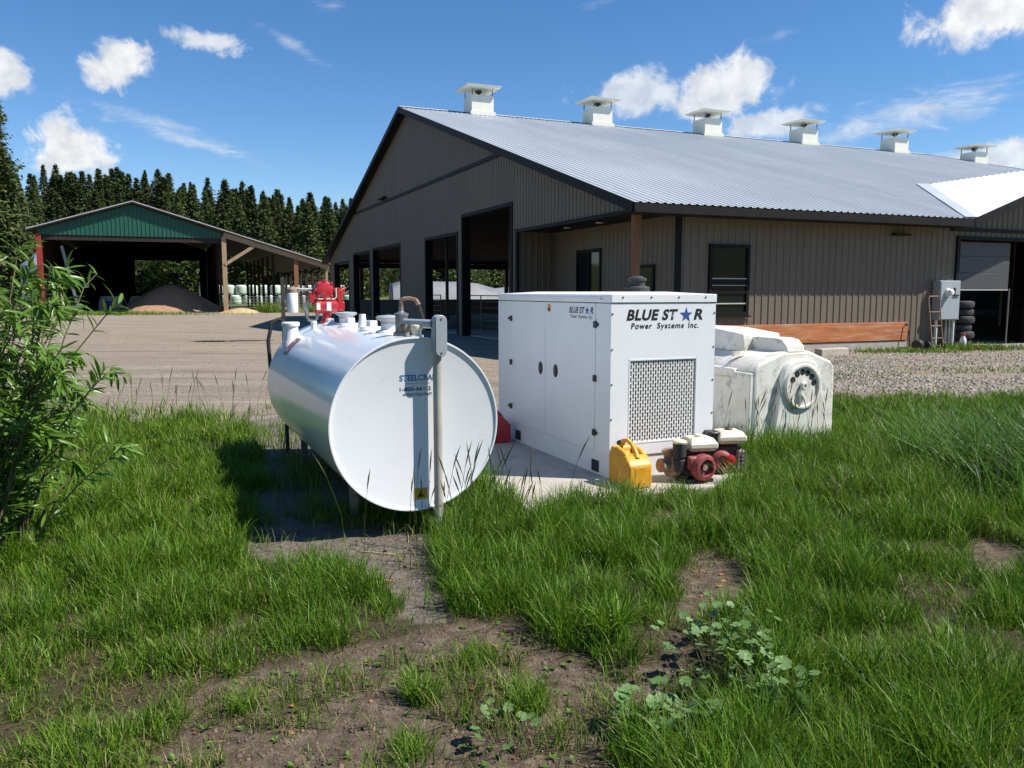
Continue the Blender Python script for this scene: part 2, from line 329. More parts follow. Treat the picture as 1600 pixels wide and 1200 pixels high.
def ground_z(x, y):
    x = np.asarray(x, float); y = np.asarray(y, float)
    near = sstep(24, 15, np.hypot(x, y)); u, v = slab_uv(x, y); keep = np.clip(np.maximum(np.maximum(-u - .0, u - 2.45), np.maximum(-v, v - 3.7)) / .3, 0, 1)
    wx, wy = warp(x, y); dirt = inpoly(wx, wy, DIRT) | inpoly(wx, wy, SAND) | inpoly(wx, wy, DIRT2)
    z = near * keep * ((fbm(x * 1.3, y * 1.3, 7) - .5) * .07 + (fbm(x * 7, y * 7, 9) - .5) * .028 + dirt * (fbm(x * 9, y * 9, 4) - .55) * .045 - dirt * .012)
    return np.where((u > -.05) & (u < 2.5) & (v > -.05) & (v < 3.75), -.03, z) + hill(x, y)

# ------------------------------------------------------------------ ground: one sheet to the horizon
def ground_material():
    m = bpy.data.materials.new('ground'); m.use_nodes = True; t = m.node_tree; n = t.nodes; l = t.links; b = n['Principled BSDF']; b.inputs['Roughness'].default_value = .95; b.inputs['Specular IOR Level'].default_value = .2
    tcn = n.new('ShaderNodeTexCoord'); za = n.new('ShaderNodeAttribute'); za.attribute_name = 'zone'; sep = n.new('ShaderNodeSeparateColor'); l.new(za.outputs['Color'], sep.inputs[0])
    def nz(scale, detail=8, rough=.6, stretch=(1, 1, 1), rot=0):
        mp = n.new('ShaderNodeMapping'); l.new(tcn.outputs['Object'], mp.inputs[0]); mp.inputs['Scale'].default_value = stretch; mp.inputs['Rotation'].default_value = (0, 0, rot)
        q = n.new('ShaderNodeTexNoise'); l.new(mp.outputs[0], q.inputs['Vector']); q.inputs['Scale'].default_value = scale; q.inputs['Detail'].default_value = detail; q.inputs['Roughness'].default_value = rough; return q.outputs['Fac']
    def ramp(f, stops):
        r = n.new('ShaderNodeValToRGB'); l.new(f, r.inputs[0]); e = r.color_ramp.elements
        while len(e) < len(stops): e.new(.5)
        for k, (p, c) in enumerate(stops): e[k].position = p; e[k].color = (*c, 1)
        return r.outputs[0]
    def mix(f, a, bb, mode='MIX'):
        q = n.new('ShaderNodeMix'); q.data_type = 'RGBA'; q.blend_type = mode
        if isinstance(f, float): q.inputs[0].default_value = f
        else: l.new(f, q.inputs[0])
        l.new(a, q.inputs[6])
        if isinstance(bb, tuple): q.inputs[7].default_value = (*bb, 1)
        else: l.new(bb, q.inputs[7])
        return q.outputs[2]
    fine = nz(38, 10, .7); mid = nz(2.2, 8, .65); big = nz(.35, 6); streak = nz(1.0, 8, .62, (.16, 1.1, 1), .22); streak2 = nz(2.6, 6, .6, (.10, 1.5, 1), .12)
    speck = n.new('ShaderNodeTexVoronoi'); l.new(tcn.outputs['Object'], speck.inputs['Vector']); speck.inputs['Scale'].default_value = 34
    spk = ramp(speck.outputs['Color'], [(.0, (.72, .72, .72)), (1, (1.28, 1.26, 1.22))])
    under = ramp(mid, [(.3, (.060, .048, .028)), (.7, (.115, .092, .050))])
    yard = ramp(streak, [(.30, (.15, .120, .088)), (.47, (.265, .222, .170)), (.66, (.36, .310, .245))])
    yard = mix(.55, yard, ramp(streak2, [(.33, (.16, .130, .096)), (.62, (.36, .308, .245))])); yard = mix(.8, yard, spk, 'MULTIPLY')
    sand = mix(.85, ramp(fine, [(.3, (.13, .113, .095)), (.7, (.28, .248, .212))]), spk, 'MULTIPLY')
    soil = mix(.7, ramp(nz(9, 10, .72), [(.30, (.060, .045, .032)), (.5, (.155, .118, .084)), (.70, (.28, .225, .168))]), spk, 'MULTIPLY')
    field = ramp(nz(.16, 9, .65), [(.38, (.075, .105, .03)), (.56, (.13, .15, .05)), (.66, (.27, .215, .105))])
    c = mix(sep.outputs[0], under, yard); c = mix(sep.outputs[1], c, sand); c = mix(sep.outputs[2], c, soil); c = mix(za.outputs['Alpha'], c, field)
    l.new(c, b.inputs['Base Color'])
    bn = n.new('ShaderNodeBump'); bn.inputs['Strength'].default_value = 1.0; bn.inputs['Distance'].default_value = .045; add = n.new('ShaderNodeMath'); add.operation = 'MULTIPLY_ADD'; l.new(fine, add.inputs[0]); add.inputs[1].default_value = .6; l.new(nz(11, 9, .7), add.inputs[2]); l.new(add.outputs[0], bn.inputs['Height']); l.new(bn.outputs[0], b.inputs['Normal'])
    MATS['ground'] = m
ground_material()
def axis_lines(lo, hi, step, far_lo, far_hi):
    mid = np.arange(lo, hi, step); out = []; d = step
    x = hi
    while x < far_hi: out.append(x); d *= 1.22; x += d
    up = out + [far_hi]; out = []; d = step; x = lo - step
    while x > far_lo: out.append(x); d *= 1.22; x -= d
    return np.array(sorted(out + [far_lo]) + list(mid) + up)
gx = axis_lines(-7, 8, .07, -4000, 4000); gy = axis_lines(1.2, 15, .07, -1500, 5000)
# keep the hillside resolved
gy = np.unique(np.concatenate([gy, np.arange(90, 320, 10.0)])); gx = np.unique(np.concatenate([gx, np.arange(-160, 120, 10.0)]))
X, Y = np.meshgrid(gx, gy); Z = ground_z(X, Y)
nx, ny = len(gx), len(gy); idx = np.arange(nx * ny).reshape(ny, nx)
quads = np.stack([idx[:-1, :-1], idx[:-1, 1:], idx[1:, 1:], idx[1:, :-1]], -1).reshape(-1, 4)
ground = fast_mesh('ground', np.stack([X, Y, Z], -1).reshape(-1, 3), [quads], 'ground', smooth=True)
wx, wy = warp(X, Y)
yard = np.where(Y > yard_edge(X), 1.0, 0.0) * sstep(-60, -50, X) * (1 - sstep(92, 97, Y)) * (1 - sstep(70, 90, X))
sandm = np.maximum(inpoly(wx, wy, SAND), inpoly(X, Y, UNDER)).astype(float) * .9
soilm = (inpoly(wx, wy, DIRT) | inpoly(wx, wy, DIRT2) | inpoly(wx, wy, DIRT3) | inpoly(wx, wy, LBARE)).astype(float)
field = np.maximum(sstep(90, 100, Y), np.maximum(sstep(-50, -62, X), np.maximum(sstep(60, 90, X), sstep(-3, -12, Y))))
field = np.maximum(field, sstep(7.5, 9, X) * (Y < yard_edge(X)))
za = ground.data.color_attributes.new('zone', 'FLOAT_COLOR', 'POINT'); za.data.foreach_set('color', np.stack([yard, sandm, soilm, field], -1).astype(np.float32).ravel())
tag(ground, kind='structure')
pm = MB(); pts = []
for k in range(40):
    t = 2 * math.pi * k / 40; rr = 1 + .22 * math.sin(3 * t + 1) + .12 * math.sin(7 * t)
    pts.append((1.25 * rr * math.cos(t), .36 * rr * math.sin(t), 0))
pm.add(pts, [tuple(range(40))]); tag(pm.build('puddle', 'puddle_water'), kind='structure', loc=(-9.9, 28.2, .006), rz=14)

# ------------------------------------------------------------------ barn (local x along the ridge, y along the gable)
BARN = (2.84, 19.37, 0)
barn = thing('barn', 'large brown ribbed-metal barn with pale metal roof and open doorways', 'barn', BARN, 23)
SL = 6.28 / 20.5
def roof_slope(x): return SL if x <= 33 else SL - .0022 * (x - 33) * 9 / 9 * .95
def siding(o, td, nd, length, ztop, openings, z0, t0=0.0, pitch=.2286, depth=.02, rib=.035):
    """vertical-rib metal sheet with openings cut out; td along the wall, nd outward"""
    o = Vector(o); td = Vector(td); nd = Vector(nd); ts = []; t = t0
    while t < length:
        for q, d in ((0, 0), (pitch - 2 * rib, 0), (pitch - 1.5 * rib, depth), (pitch - .5 * rib, depth)): ts.append((t + q, d))
        t += pitch
    def dep(t):
        q = (t - t0) % pitch; a = pitch - 2 * rib
        return 0 if q < a else (depth * min(1, (q - a) / (.5 * rib)) if q < pitch - .5 * rib else depth * max(0, (pitch - q) / (.5 * rib)))
    xs = sorted({round(t, 4) for t, _ in ts if t0 <= t < length} | {t0, length} | {round(v, 4) for op in openings for v in op[:2]}); mb = MB()
    for a, b in zip(xs[:-1], xs[1:]):
        if b - a < 1e-4: continue
        mid = (a + b) / 2; cuts = sorted((op[2], op[3]) for op in openings if op[0] < mid < op[1])
        spans = []; zl = z0
        for c0, c1 in cuts: spans.append((zl, c0)); zl = c1
        spans.append((zl, None))
        for lo, hi in spans:
            ha = ztop(a) if hi is None else hi; hb = ztop(b) if hi is None else hi
            if max(ha, hb) - lo < .002: continue
            pa = o + td * a + nd * dep(a); pb = o + td * b + nd * dep(b + 1e-6 if dep(b) else b)
            mb.add([pa + Vector((0, 0, lo)), pb + Vector((0, 0, lo)), pb + Vector((0, 0, max(hb, lo))), pa + Vector((0, 0, max(ha, lo)))], [(0, 1, 2, 3)])
    return mb
GO = [(8.2, 13.05, -1, 4.57), (13.65, 17.85, -1, 3.97), (22.0, 27.6, -1, 4.0), (28.4, 32.6, -1, 3.95), (34.1, 38.6, -1, 3.55), (.2, 7.8, -1, 3.67)]
gable_top = lambda t: 3.62 + SL * min(t, 41 - t)
siding((.4, 0, 0), (0, 1, 0), (-1, 0, 0), 40.3, gable_top, GO, -.05, .72).build('gable_siding', 'siding', barn, fix=False)
mb = MB()
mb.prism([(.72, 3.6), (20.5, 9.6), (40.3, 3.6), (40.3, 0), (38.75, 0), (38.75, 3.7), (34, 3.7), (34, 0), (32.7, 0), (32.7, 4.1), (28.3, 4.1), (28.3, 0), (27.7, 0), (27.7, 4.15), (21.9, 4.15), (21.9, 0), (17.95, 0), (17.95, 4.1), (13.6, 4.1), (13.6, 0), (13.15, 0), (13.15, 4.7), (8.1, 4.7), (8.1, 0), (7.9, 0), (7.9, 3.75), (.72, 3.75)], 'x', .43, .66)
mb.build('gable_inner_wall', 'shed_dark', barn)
for a, b, _, zt in GO[:-1]:
    f = MB(); f.box(.36, .70, a - .06, a + .05, -.02, zt + .06); f.box(.36, .70, b - .05, b + .06, -.02, zt + .06); f.box(.36, .70, a + .05, b - .05, zt - .06, zt + .06)
    f.build('door_frame', 'trim_black', barn)
f = MB(); f.box(.345, .395, 8.35, 32.65, 6.22, 6.36); f.build('gable_trim', 'trim_dark', barn)
f = MB(); f.box(.18, .37, 24.4, 25.6, 6.42, 6.50); f.box(.30, .372, 24.9, 25.1, 6.36, 6.42); f.build('wall_lamp', 'trim_dark', barn)
# porch notch
f = MB(); f.box(.36, .44, 7.72, 7.86, -.02, 3.72); f.box(.33, .40, .45, 7.86, 3.60, 3.70); f.build('porch_frame', 'trim_black', barn)
PD = [(4.6, 6.15, -1, 2.98), (1.7, 2.65, 1.15, 2.42)]
siding((1.75, 0, 0), (0, 1, 0), (-1, 0, 0), 7.78, lambda t: 3.63, PD, -.02, .78).build('porch_siding', 'siding', barn, fix=False)
siding((.45, 7.79, 0), (1, 0, 0), (0, -1, 0), 1.3, lambda t: 3.63, [], -.02).build('porch_return_siding', 'siding', barn, fix=False)
f = MB(); f.box(.42, 1.9, .1, 7.8, 3.635, 3.66); f.build('porch_ceiling', 'trim_dark', barn)
for y in (1.6, 3.6, 5.6):
    f = MB(); f.lathe([(.11, 0), (.11, .02), (.08, .025)], (1.1, y, 3.608), n=16); f.build('ceiling_light', 'white_plain', barn)
f = MB(); f.box(.44, .62, .64, .82, 0, 3.61); f.build('corner_post', 'timber', barn, bevel=.012)
d = MB(); d.box(1.70, 1.80, 4.6, 4.68, 0, 2.98); d.box(1.70, 1.80, 6.07, 6.15, 0, 2.98); d.box(1.70, 1.80, 4.68, 6.07, 2.88, 2.98); d.box(1.70, 1.80, 5.33, 5.41, 0, 2.88); pdoor = d.build('door', 'trim_black', barn)
for a, b in ((4.68, 5.33), (5.41, 6.07)):
    g_ = MB(); g_.box(1.735, 1.76, a, b, .25, 2.88); g_.build('pane', 'glass', pdoor)
d = MB(); d.box(1.735, 1.775, 4.68, 6.07, 0, .25); d.build('kick_panel', 'trim_dark', pdoor)
def window(par, y0, y1, z0, z1, plane, axis, rails=()):
    w = MB(); t = .085
    def bx(a, b, c, e, d0, d1):
        return w.box(d0, d1, a, b, c, e) if axis == 'x' else w.box(a, b, d0, d1, c, e)
    d0, d1 = plane - .05, plane + .06
    bx(y0, y0 + t, z0, z1, d0, d1); bx(y1 - t, y1, z0, z1, d0, d1); bx(y0 + t, y1 - t, z0, z0 + t, d0, d1); bx(y0 + t, y1 - t, z1 - t, z1, d0, d1)
    fr = w.build('window', 'trim_black', par); w = MB(); bx(y0 + t, y1 - t, z0 + t, z1 - t, plane - .0, plane + .02); w.build('pane', 'glass', fr)
    for r0, r1, mt in rails:
        w = MB(); bx(y0 + t, y1 - t, r0, r1, plane - .035, plane - .004); w.build('sash_rail', mt, fr)
    w = MB(); bx(y0 - .04, y1 + .04, z0 - .05, z0 - .004, plane - .09, plane - .02); w.build('sill', 'trim_black', fr)
window(barn, 1.7, 2.65, 1.15, 2.42, 1.73, 'x')
# long side wall with cross gable
cg = lambda x: max(0.0, 1 - abs(x - 16.97) / 5.54)
side_top = lambda t: 3.61 + 1.92 * cg(t)
SO = [(2.72, 4.0, 1.09, 2.92), (11.75, 15.2, -1, 3.28)]
siding((0, .75, 0), (1, 0, 0), (0, -1, 0), 60, side_top, SO, .28, 1.78).build('side_siding', 'siding', barn, fix=False)
siding((0, .752, 0), (1, 0, 0), (0, -1, 0), 11.75, lambda t: .279, [], .07, 9.8).build('lower_siding', 'siding', barn, fix=False)
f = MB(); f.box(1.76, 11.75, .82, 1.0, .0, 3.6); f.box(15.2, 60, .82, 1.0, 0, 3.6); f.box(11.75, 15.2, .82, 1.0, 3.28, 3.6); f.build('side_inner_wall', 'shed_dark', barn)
f = MB(); f.box(1.78, 9.8, .70, .82, -.1, .275); f.box(9.8, 60, .72, .82, -.1, .068); f.build('foundation', 'concrete', barn)
f = MB(); f.box(2.0, 9.78, .675, .725, .30, .825); f.build('base_board', 'orange_board', barn, bevel=.006)
f = MB(); f.box(1.70, 1.86, .70, .78, 0, 3.6); f.build('corner_trim', 'trim_black', barn)
window(barn, 2.72, 4.0, 1.09, 2.92, .73, 'y', ((1.92, 2.02, 'trim_black'), (1.66, 1.74, 'trim_black'), (2.03, 2.055, 'window_rail'), (1.86, 1.875, 'window_rail'), (1.38, 1.41, 'window_rail')))
f = MB(); f.box(11.65, 11.77, .68, 1.02, 0, 3.36); f.box(15.18, 15.32, .68, 1.02, 0, 3.36); f.box(11.77, 15.18, .68, 1.02, 3.26, 3.36); f.build('door_frame', 'trim_black', barn)
gd = None
for k, (a, b) in enumerate(((1.78, 2.28), (2.284, 2.784), (2.788, 3.22))):
    f = MB(); f.box(11.80, 14.30, .93, .97, a, b); f.build('overhead_door_panel', 'door_panel', barn, bevel=.008)
f = MB(); f.box(11.80, 14.30, .925, .975, 1.745, 1.775); f.build('door_seal', 'window_rail', barn)
f = MB(); f.tube([(14.42, .97, 0), (14.42, .97, 1.8)], .025, 8); f.build('door_track', 'grey_metal', barn)
f = MB(); f.box(9.0, 9.6, .56, .73, 3.30, 3.36); f.build('wall_lamp', 'trim_dark', barn)
f = MB(); f.box(0, 11.40, -.07, .03, 3.56, 3.765); f.build('eave_fascia', 'trim_dark', barn)
f = MB(); f.box(11.40, 22.6, .66, .745, 3.50, 3.60); f.build('gable_band', 'trim_dark', barn)
f = MB(); f.box(0, 11.40, .03, .76, 3.575, 3.60); f.build('eave_soffit', 'trim_dark', barn)
# roof: ribbed sheet, near slope is cut along the valleys of the cross gable
def roof_sheet(near):
    mb = MB(); p = .2286; rib = .05; k = 0; x = 0.0
    while x < 60:
        for q0, q1, d0, d1 in ((0, p - rib * 2, 0, 0), (p - 2 * rib, p - 1.5 * rib, 0, .025), (p - 1.5 * rib, p - .5 * rib, .025, .025), (p - .5 * rib, p, .025, 0)):
            a, b = x + q0, x + q1
            if near:
                ya, yb = 6.43 * cg(a), 6.43 * cg(b); sa, sb = roof_slope(a), roof_slope(b)
                for y0a, y1a, y0b, y1b in ((ya, 20.5, yb, 20.5),):
                    mb.add([(a, y0a - .03 * (ya == 0), 3.79 + sa * y0a + d0), (b, y0b - .03 * (yb == 0), 3.79 + sb * y0b + d1), (b, y1b, 3.79 + sb * y1b + d1), (a, y1a, 3.79 + sa * y1a + d0)], [(0, 1, 2, 3)])
            else:
                sa, sb = roof_slope(a), roof_slope(b)
                mb.add([(a, 41.03, 3.79 + d0), (b, 41.03, 3.79 + d1), (b, 20.5, 3.79 + sb * 20.5 + d1), (a, 20.5, 3.79 + sa * 20.5 + d0)], [(0, 1, 2, 3)])
        x += p
    return mb
roof = roof_sheet(True).build('roof', 'roof_metal', barn, fix=False, sharp=20)
roof_sheet(False).build('roof_far_slope', 'roof_metal', roof, fix=False, sharp=20)
f = MB(); prev = None
for x0, x1 in ((0, 33), (33, 60)):
    za_, zb_ = 3.79 + 20.5 * roof_slope(x0), 3.79 + 20.5 * roof_slope(x1)
    for s in (-1, 1): f.add([(x0, 20.5, za_ + .06), (x1, 20.5, zb_ + .06), (x1, 20.5 + s * .22, zb_ - .01), (x0, 20.5 + s * .22, za_ - .01)], [(0, 1, 2, 3)])
f.build('ridge_cap', 'roof_white', roof, fix=False)
f = MB()
for s, y1 in ((1, 0), (-1, 41)):
    f.hexa([(-.04, y1, 3.56), (.03, y1, 3.56), (.03, 20.5, 9.84), (-.04, 20.5, 9.84), (-.04, y1, 3.80), (.03, y1, 3.80), (.03, 20.5, 10.08), (-.04, 20.5, 10.08)])
f.build('rake_fascia', 'trim_dark', roof)
f = MB()
for y1 in (0, 41):
    f.add([(.03, y1, 3.60), (.42, y1, 3.60), (.42, 20.5, 9.88), (.03, 20.5, 9.88)], [(0, 1, 2, 3)])
f.build('rake_soffit', 'trim_dark', roof, fix=False)
f = MB()
for y1 in (0.8, 40.2):
    f.add([(.42, y1, 3.72), (60, y1, 3.72), (60, 20.5, 9.1), (.42, 20.5, 9.9)], [(0, 1, 2, 3)])
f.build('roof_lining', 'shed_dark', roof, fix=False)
# cross gable roof
f = MB(); p = .2286
for sgn in (-1, 1):
    y = -.03
    while y < 6.43:
        for q0, q1, d0, d1 in ((0, .13, 0, 0), (.13, .155, 0, .025), (.155, .205, .025, .025), (.205, .2286, .025, 0)):
            a, b = y + q0, min(y + q1, 6.43); a = min(a, 6.43)
            wa, wb = 5.54 * (1 - max(a, 0) / 6.43), 5.54 * (1 - max(b, 0) / 6.43)
            f.add([(16.97 + sgn * wa, a, 5.79 - .3556 * wa + d0), (16.97 + sgn * wb, b, 5.79 - .3556 * wb + d1), (16.97, b, 5.79 + d1), (16.97, a, 5.79 + d0)], [(0, 1, 2, 3)])
        y += p
f.build('cross_gable_roof', 'roof_white', roof, fix=False, sharp=20)
f = MB()
for sgn in (-1, 1):
    f.hexa([(16.97 + sgn * 5.6, -.08, 3.56), (16.97 + sgn * 5.6, -.035, 3.56), (16.97, -.035, 5.58), (16.97, -.08, 5.58), (16.97 + sgn * 5.6, -.08, 3.77), (16.97 + sgn * 5.6, -.035, 3.77), (16.97, -.035, 5.80), (16.97, -.08, 5.80)])
    f.add([(16.97 + sgn * 5.54, -.03, 3.60), (16.97 + sgn * 5.54, .78, 3.60), (16.97, .78, 5.57), (16.97, -.03, 5.57)], [(0, 1, 2, 3)])
f.build('cross_gable_fascia', 'trim_dark', roof, fix=False)
f = MB(); f.add([(11.0, -.03, 3.835), (11.52, -.03, 3.85), (17.0, 6.36, 5.83), (16.4, 6.43, 5.815)], [(0, 1, 2, 3)]); f.build('valley_flashing', 'roof_metal', roof, fix=False)
# roof vents
def make_vent():
    v = thing('roof_vent', '', 'vent', (0, 0, 0), 23, 'vents along the barn ridge'); v.scale = (1, 1, .80)
    f = MB(); f.box(-.55, .55, -.55, .55, -.45, .85); f.build('shaft', 'vent_cream', v, bevel=.01)
    f = MB(); f.box(-.62, .62, -.62, -.552, -.30, -.08); f.box(-.62, .62, .552, .62, -.30, -.08); f.build('flashing', 'vent_cream', v)
    for a in (-.5, .5):
        for b in (-.5, .5):
            f = MB(); f.box(a - .02, a + .02, b - .02, b + .02, .852, 1.22); f.build('bracket', 'grey_metal', v)
    f = MB(); f.tube([(0, 0, .6), (0, 0, 1.23)], .05, 8); f.box(-.12, .12, -.12, .12, 1.1, 1.22); f.build('fan_motor', 'dark_metal', v)
    f = MB(); f.loft([[(-.86, -.86, 1.36), (.86, -.86, 1.36), (.86, .86, 1.36), (-.86, .86, 1.36)], [(-.8, -.8, 1.25), (.8, -.8, 1.25), (.8, .8, 1.25), (-.8, .8, 1.25)]]); f.build('rain_cap', 'vent_cream', v, bevel=.01)
    return v
v0 = make_vent(); e23 = (math.cos(R(23)), math.sin(R(23)))
vl = ['white roof vent closest to the gable peak of the barn', 'second white roof vent from the barn gable peak', 'third white roof vent from the barn gable peak', 'fourth white roof vent from the barn gable peak', 'fifth white roof vent from the barn gable peak', 'last white roof vent, set lower where the ridge drops']
for i, x in enumerate((3.9, 10.3, 17.0, 23.6, 30.6, 37.45)):
    loc = (BARN[0] + x * e23[0] - 20.5 * e23[1], BARN[1] + x * e23[1] + 20.5 * e23[0], 3.79 + 20.5 * roof_slope(x) + (.08 if i < 5 else -.12))
    if i == 0: v0.location = loc; v0['label'] = vl[0]
    else: copy_tree(v0, loc, R(23), label=vl[i])
# barn interior: open far side with posts and half wall, far gable, floor
f = MB(); f.box(.7, 60, 40.1, 40.25, 0, 1.15); f.build('half_wall', 'concrete', barn)
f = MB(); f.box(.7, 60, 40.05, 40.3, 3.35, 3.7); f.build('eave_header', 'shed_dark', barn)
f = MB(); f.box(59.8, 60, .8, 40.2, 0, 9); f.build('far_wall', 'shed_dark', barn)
for i in range(16):
    f = MB(); x = 2.4 + i * 3.66; f.box(x, x + .24, 40.06, 40.28, 1.15, 3.36); f.build('side_post', 'timber', barn)
for i in range(7):
    for y in (10.6, 20.5, 30.4):
        f = MB(); x = 5.5 + i * 7.3; f.box(x, x + .16, y, y + .16, 0, 8.5 if y == 20.5 else 6.4); f.build('inner_post', 'grey_metal', barn)
f = MB(); f.box(.66, 59.8, 1.0, 40.1, -.05, .035); f.build('barn_floor', 'concrete', barn)
def bl(x, y, z=0): return (BARN[0] + x * e23[0] - y * e23[1], BARN[1] + x * e23[1] + y * e23[0], z)
def cattle_gate(label, loc, rz, length, h=1.25, n=6, group=None, material='grey_metal'):
    g = thing('cattle_gate', label, 'gate', loc, rz, group)
    for k in range(n):
        f = MB(); z = .18 + (h - .18) * k / (n - 1); f.tube([(0, 0, z), (length, 0, z)], .022, 6); f.build('rail', material, g)
    for x in (0, length / 2, length):
        f = MB(); f.tube([(x, 0, 0), (x, 0, h + .03)], .028, 6); f.build('upright', material, g)
    return g
cattle_gate('tube rail gate inside the tallest barn doorway', bl(3.0, 9.2, .035), 113, 4.6, 1.5)
cattle_gate('tube rail gate inside the doorway beside the tallest one', bl(2.6, 14.6, .035), 113, 4.6, 1.5)
cattle_gate('tube rail gate inside the middle barn doorway', bl(2.6, 22.6, .035), 113, 5.0, 1.5)
f = MB(); f.tube([(0, 0, 0), (0, 0, 1.75), (.06, 0, 1.92), (.2, 0, 2.0), (.34, 0, 1.92), (.4, 0, 1.75), (.4, 0, 0)], .045, 8)
tag(f.build('pipe_hoop', 'grey_metal'), 'bent steel pipe hoop rising beside the gate in the tallest doorway', 'post', loc=bl(2.6, 11.0, .035), rz=113)
f = MB(); f.lathe([(.28, 0), (.30, .05), (.30, 1.0), (.24, 1.1)], n=20)
tag(f.build('feed_bin', 'grey_pvc'), 'pale upright feed bin behind the rails of the tallest doorway', 'bin', loc=bl(2.3, 10.4, .035))

# ------------------------------------------------------------------ things at the barn's long wall
el = thing('electrical_panel', 'grey electrical cabinet with a round meter on the barn wall', 'electrical panel', bl(11.18, .73, 0), 23)
f = MB(); f.box(-.42, .42, -.26, 0, .87, 2.03); f.build('cabinet', 'grey_panel', el, bevel=.01)
f = MB(); f.box(-.39, .39, -.275, -.262, .90, 1.52); f.build('lower_cover', 'grey_panel', el, bevel=.004)
f = MB(); f.box(-.39, .39, -.275, -.262, 1.53, 2.0); f.build('upper_cover', 'grey_panel', el, bevel=.004)
f = MB(); f.lathe([(.115, 0), (.115, .06), (.095, .07), (.09, .16), (.06, .19), (0, .195)], (-.13, -.275, 1.68), (0, -1, 0), 20); f.build('meter', 'white_plain', el)
f = MB(); f.box(.13, .17, -.31, -.276, 1.58, 1.82); f.box(.17, .33, -.31, -.276, 1.58, 1.615); f.build('lever', 'black_plastic', el)
for x, r, mt in ((-.34, .045, 'white_plain'), (.06, .03, 'galv'), (.2, .045, 'galv'), (.36, .05, 'white_plain')):
    f = MB(); f.tube([(x, -.12, .0), (x, -.12, .87)], r, 10); f.build('conduit', mt, el)
ht = thing('hand_truck', 'rusty two-wheeled hand truck leaning against the barn wall', 'hand truck', bl(10.35, .22, .0), 23)
def hp(s, z): return (s, -.12 + .24 * z / 1.5, .12 + z)
f = MB(); f.tube([hp(-.22, 0), hp(-.22, 1.38), hp(-.17, 1.45), hp(.17, 1.45), hp(.22, 1.38), hp(.22, 0)], .018, 8); f.build('frame', 'rusty', ht)
for z in (.25, .6, 1.0):
    f = MB(); f.tube([hp(-.22, z), hp(.22, z)], .014, 6); f.build('crossbar', 'rusty', ht)
f = MB(); f.box(-.24, .24, -.38, -.12, .01, .03); f.build('toe_plate', 'rusty', ht)
for s in (-1, 1):
    f = MB(); f.lathe([(.05, -.04), (.10, -.045), (.14, -.02), (.14, .02), (.10, .045), (.05, .04)], (s * .3, .0, .14), (1, 0, 0), 18); w = f.build('wheel', 'rubber', ht)
    f = MB(); f.lathe([(.055, -.03), (.055, .03)], (s * .3, .0, .14), (1, 0, 0), 14); f.build('hub', 'rusty', w)
f = MB(); f.tube([(-.3, 0, .14), (.3, 0, .14)], .012, 6); f.build('axle', 'rusty', ht)
def tyre_mesh():
    f = MB(); f.lathe([(.24, 0), (.34, .0), (.41, .03), (.425, .08), (.425, .15), (.41, .20), (.34, .23), (.24, .23), (.235, .115), (.24, 0)], n=32, caps=False); return f
ty0 = None
for i in range(6):
    lab = 'worn black tyre at the %s of the stack in the garage doorway' % ['bottom', 'second level', 'third level', 'fourth level', 'fifth level', 'top'][i]
    loc = bl(12.45 + .03 * math.sin(i * 2.2), 1.15 + .03 * math.cos(i * 3), .035 + .232 * i)
    if ty0 is None: ty0 = tyre_mesh().build('tyre', 'rubber'); o = ty0
    else: o = ty0.copy(); col.objects.link(o)
    tag(o, lab, 'tyre', 'tyres stacked in the garage doorway', loc=loc, rz=i * 40)
f = MB(); f.lathe([(.22, 0), (.27, .05), (.29, 1.05), (.31, 1.06), (.31, 1.12), (.26, 1.14), (0, 1.16)], n=24); tag(f.build('garbage_bin', 'grey_pvc'), 'grey bin standing beside the tyre stack in the garage', 'bin', loc=bl(13.9, 3.4, .035))
f = MB(); f.lathe([(.25, 0), (.28, .04), (.28, 1.3), (.25, 1.4), (0, 1.4)], n=24); tag(f.build('blue_drum', 'blue_plastic'), 'dark blue drum behind the grey bin in the garage', 'drum', loc=bl(14.9, 4.2, .035))
jb = thing('plastic_bottle', 'white plastic jug with red cap beside the garage door', 'bottle', bl(11.82, .45, 0), 23)
f = MB(); f.lathe([(.08, 0), (.09, .02), (.09, .28), (.05, .36), (.045, .39)], n=16); f.build('body', 'white_plain', jb)
f = MB(); f.lathe([(.055, .39), (.055, .46), (.05, .47)], n=16); f.build('cap', 'red_paint', jb)
f = MB(); f.lathe([(.12, 0), (.16, .04), (.17, .12), (.14, .2), (.06, .22)], (0, 0, .17), (1, 0, 0), 20); tag(f.build('old_wheel', 'dark_metal'), 'small dark wheel lying on the gravel beside the hand truck', 'wheel', loc=bl(9.75, .3, 0), rz=50)
f = MB(); f.box(-.55, .55, -.12, .12, 0, .22); tag(f.build('stone_block', 'concrete', bevel=.03), 'weathered concrete block lying against the barn foundation', 'block', loc=bl(6.35, .1, -.03), rz=30)

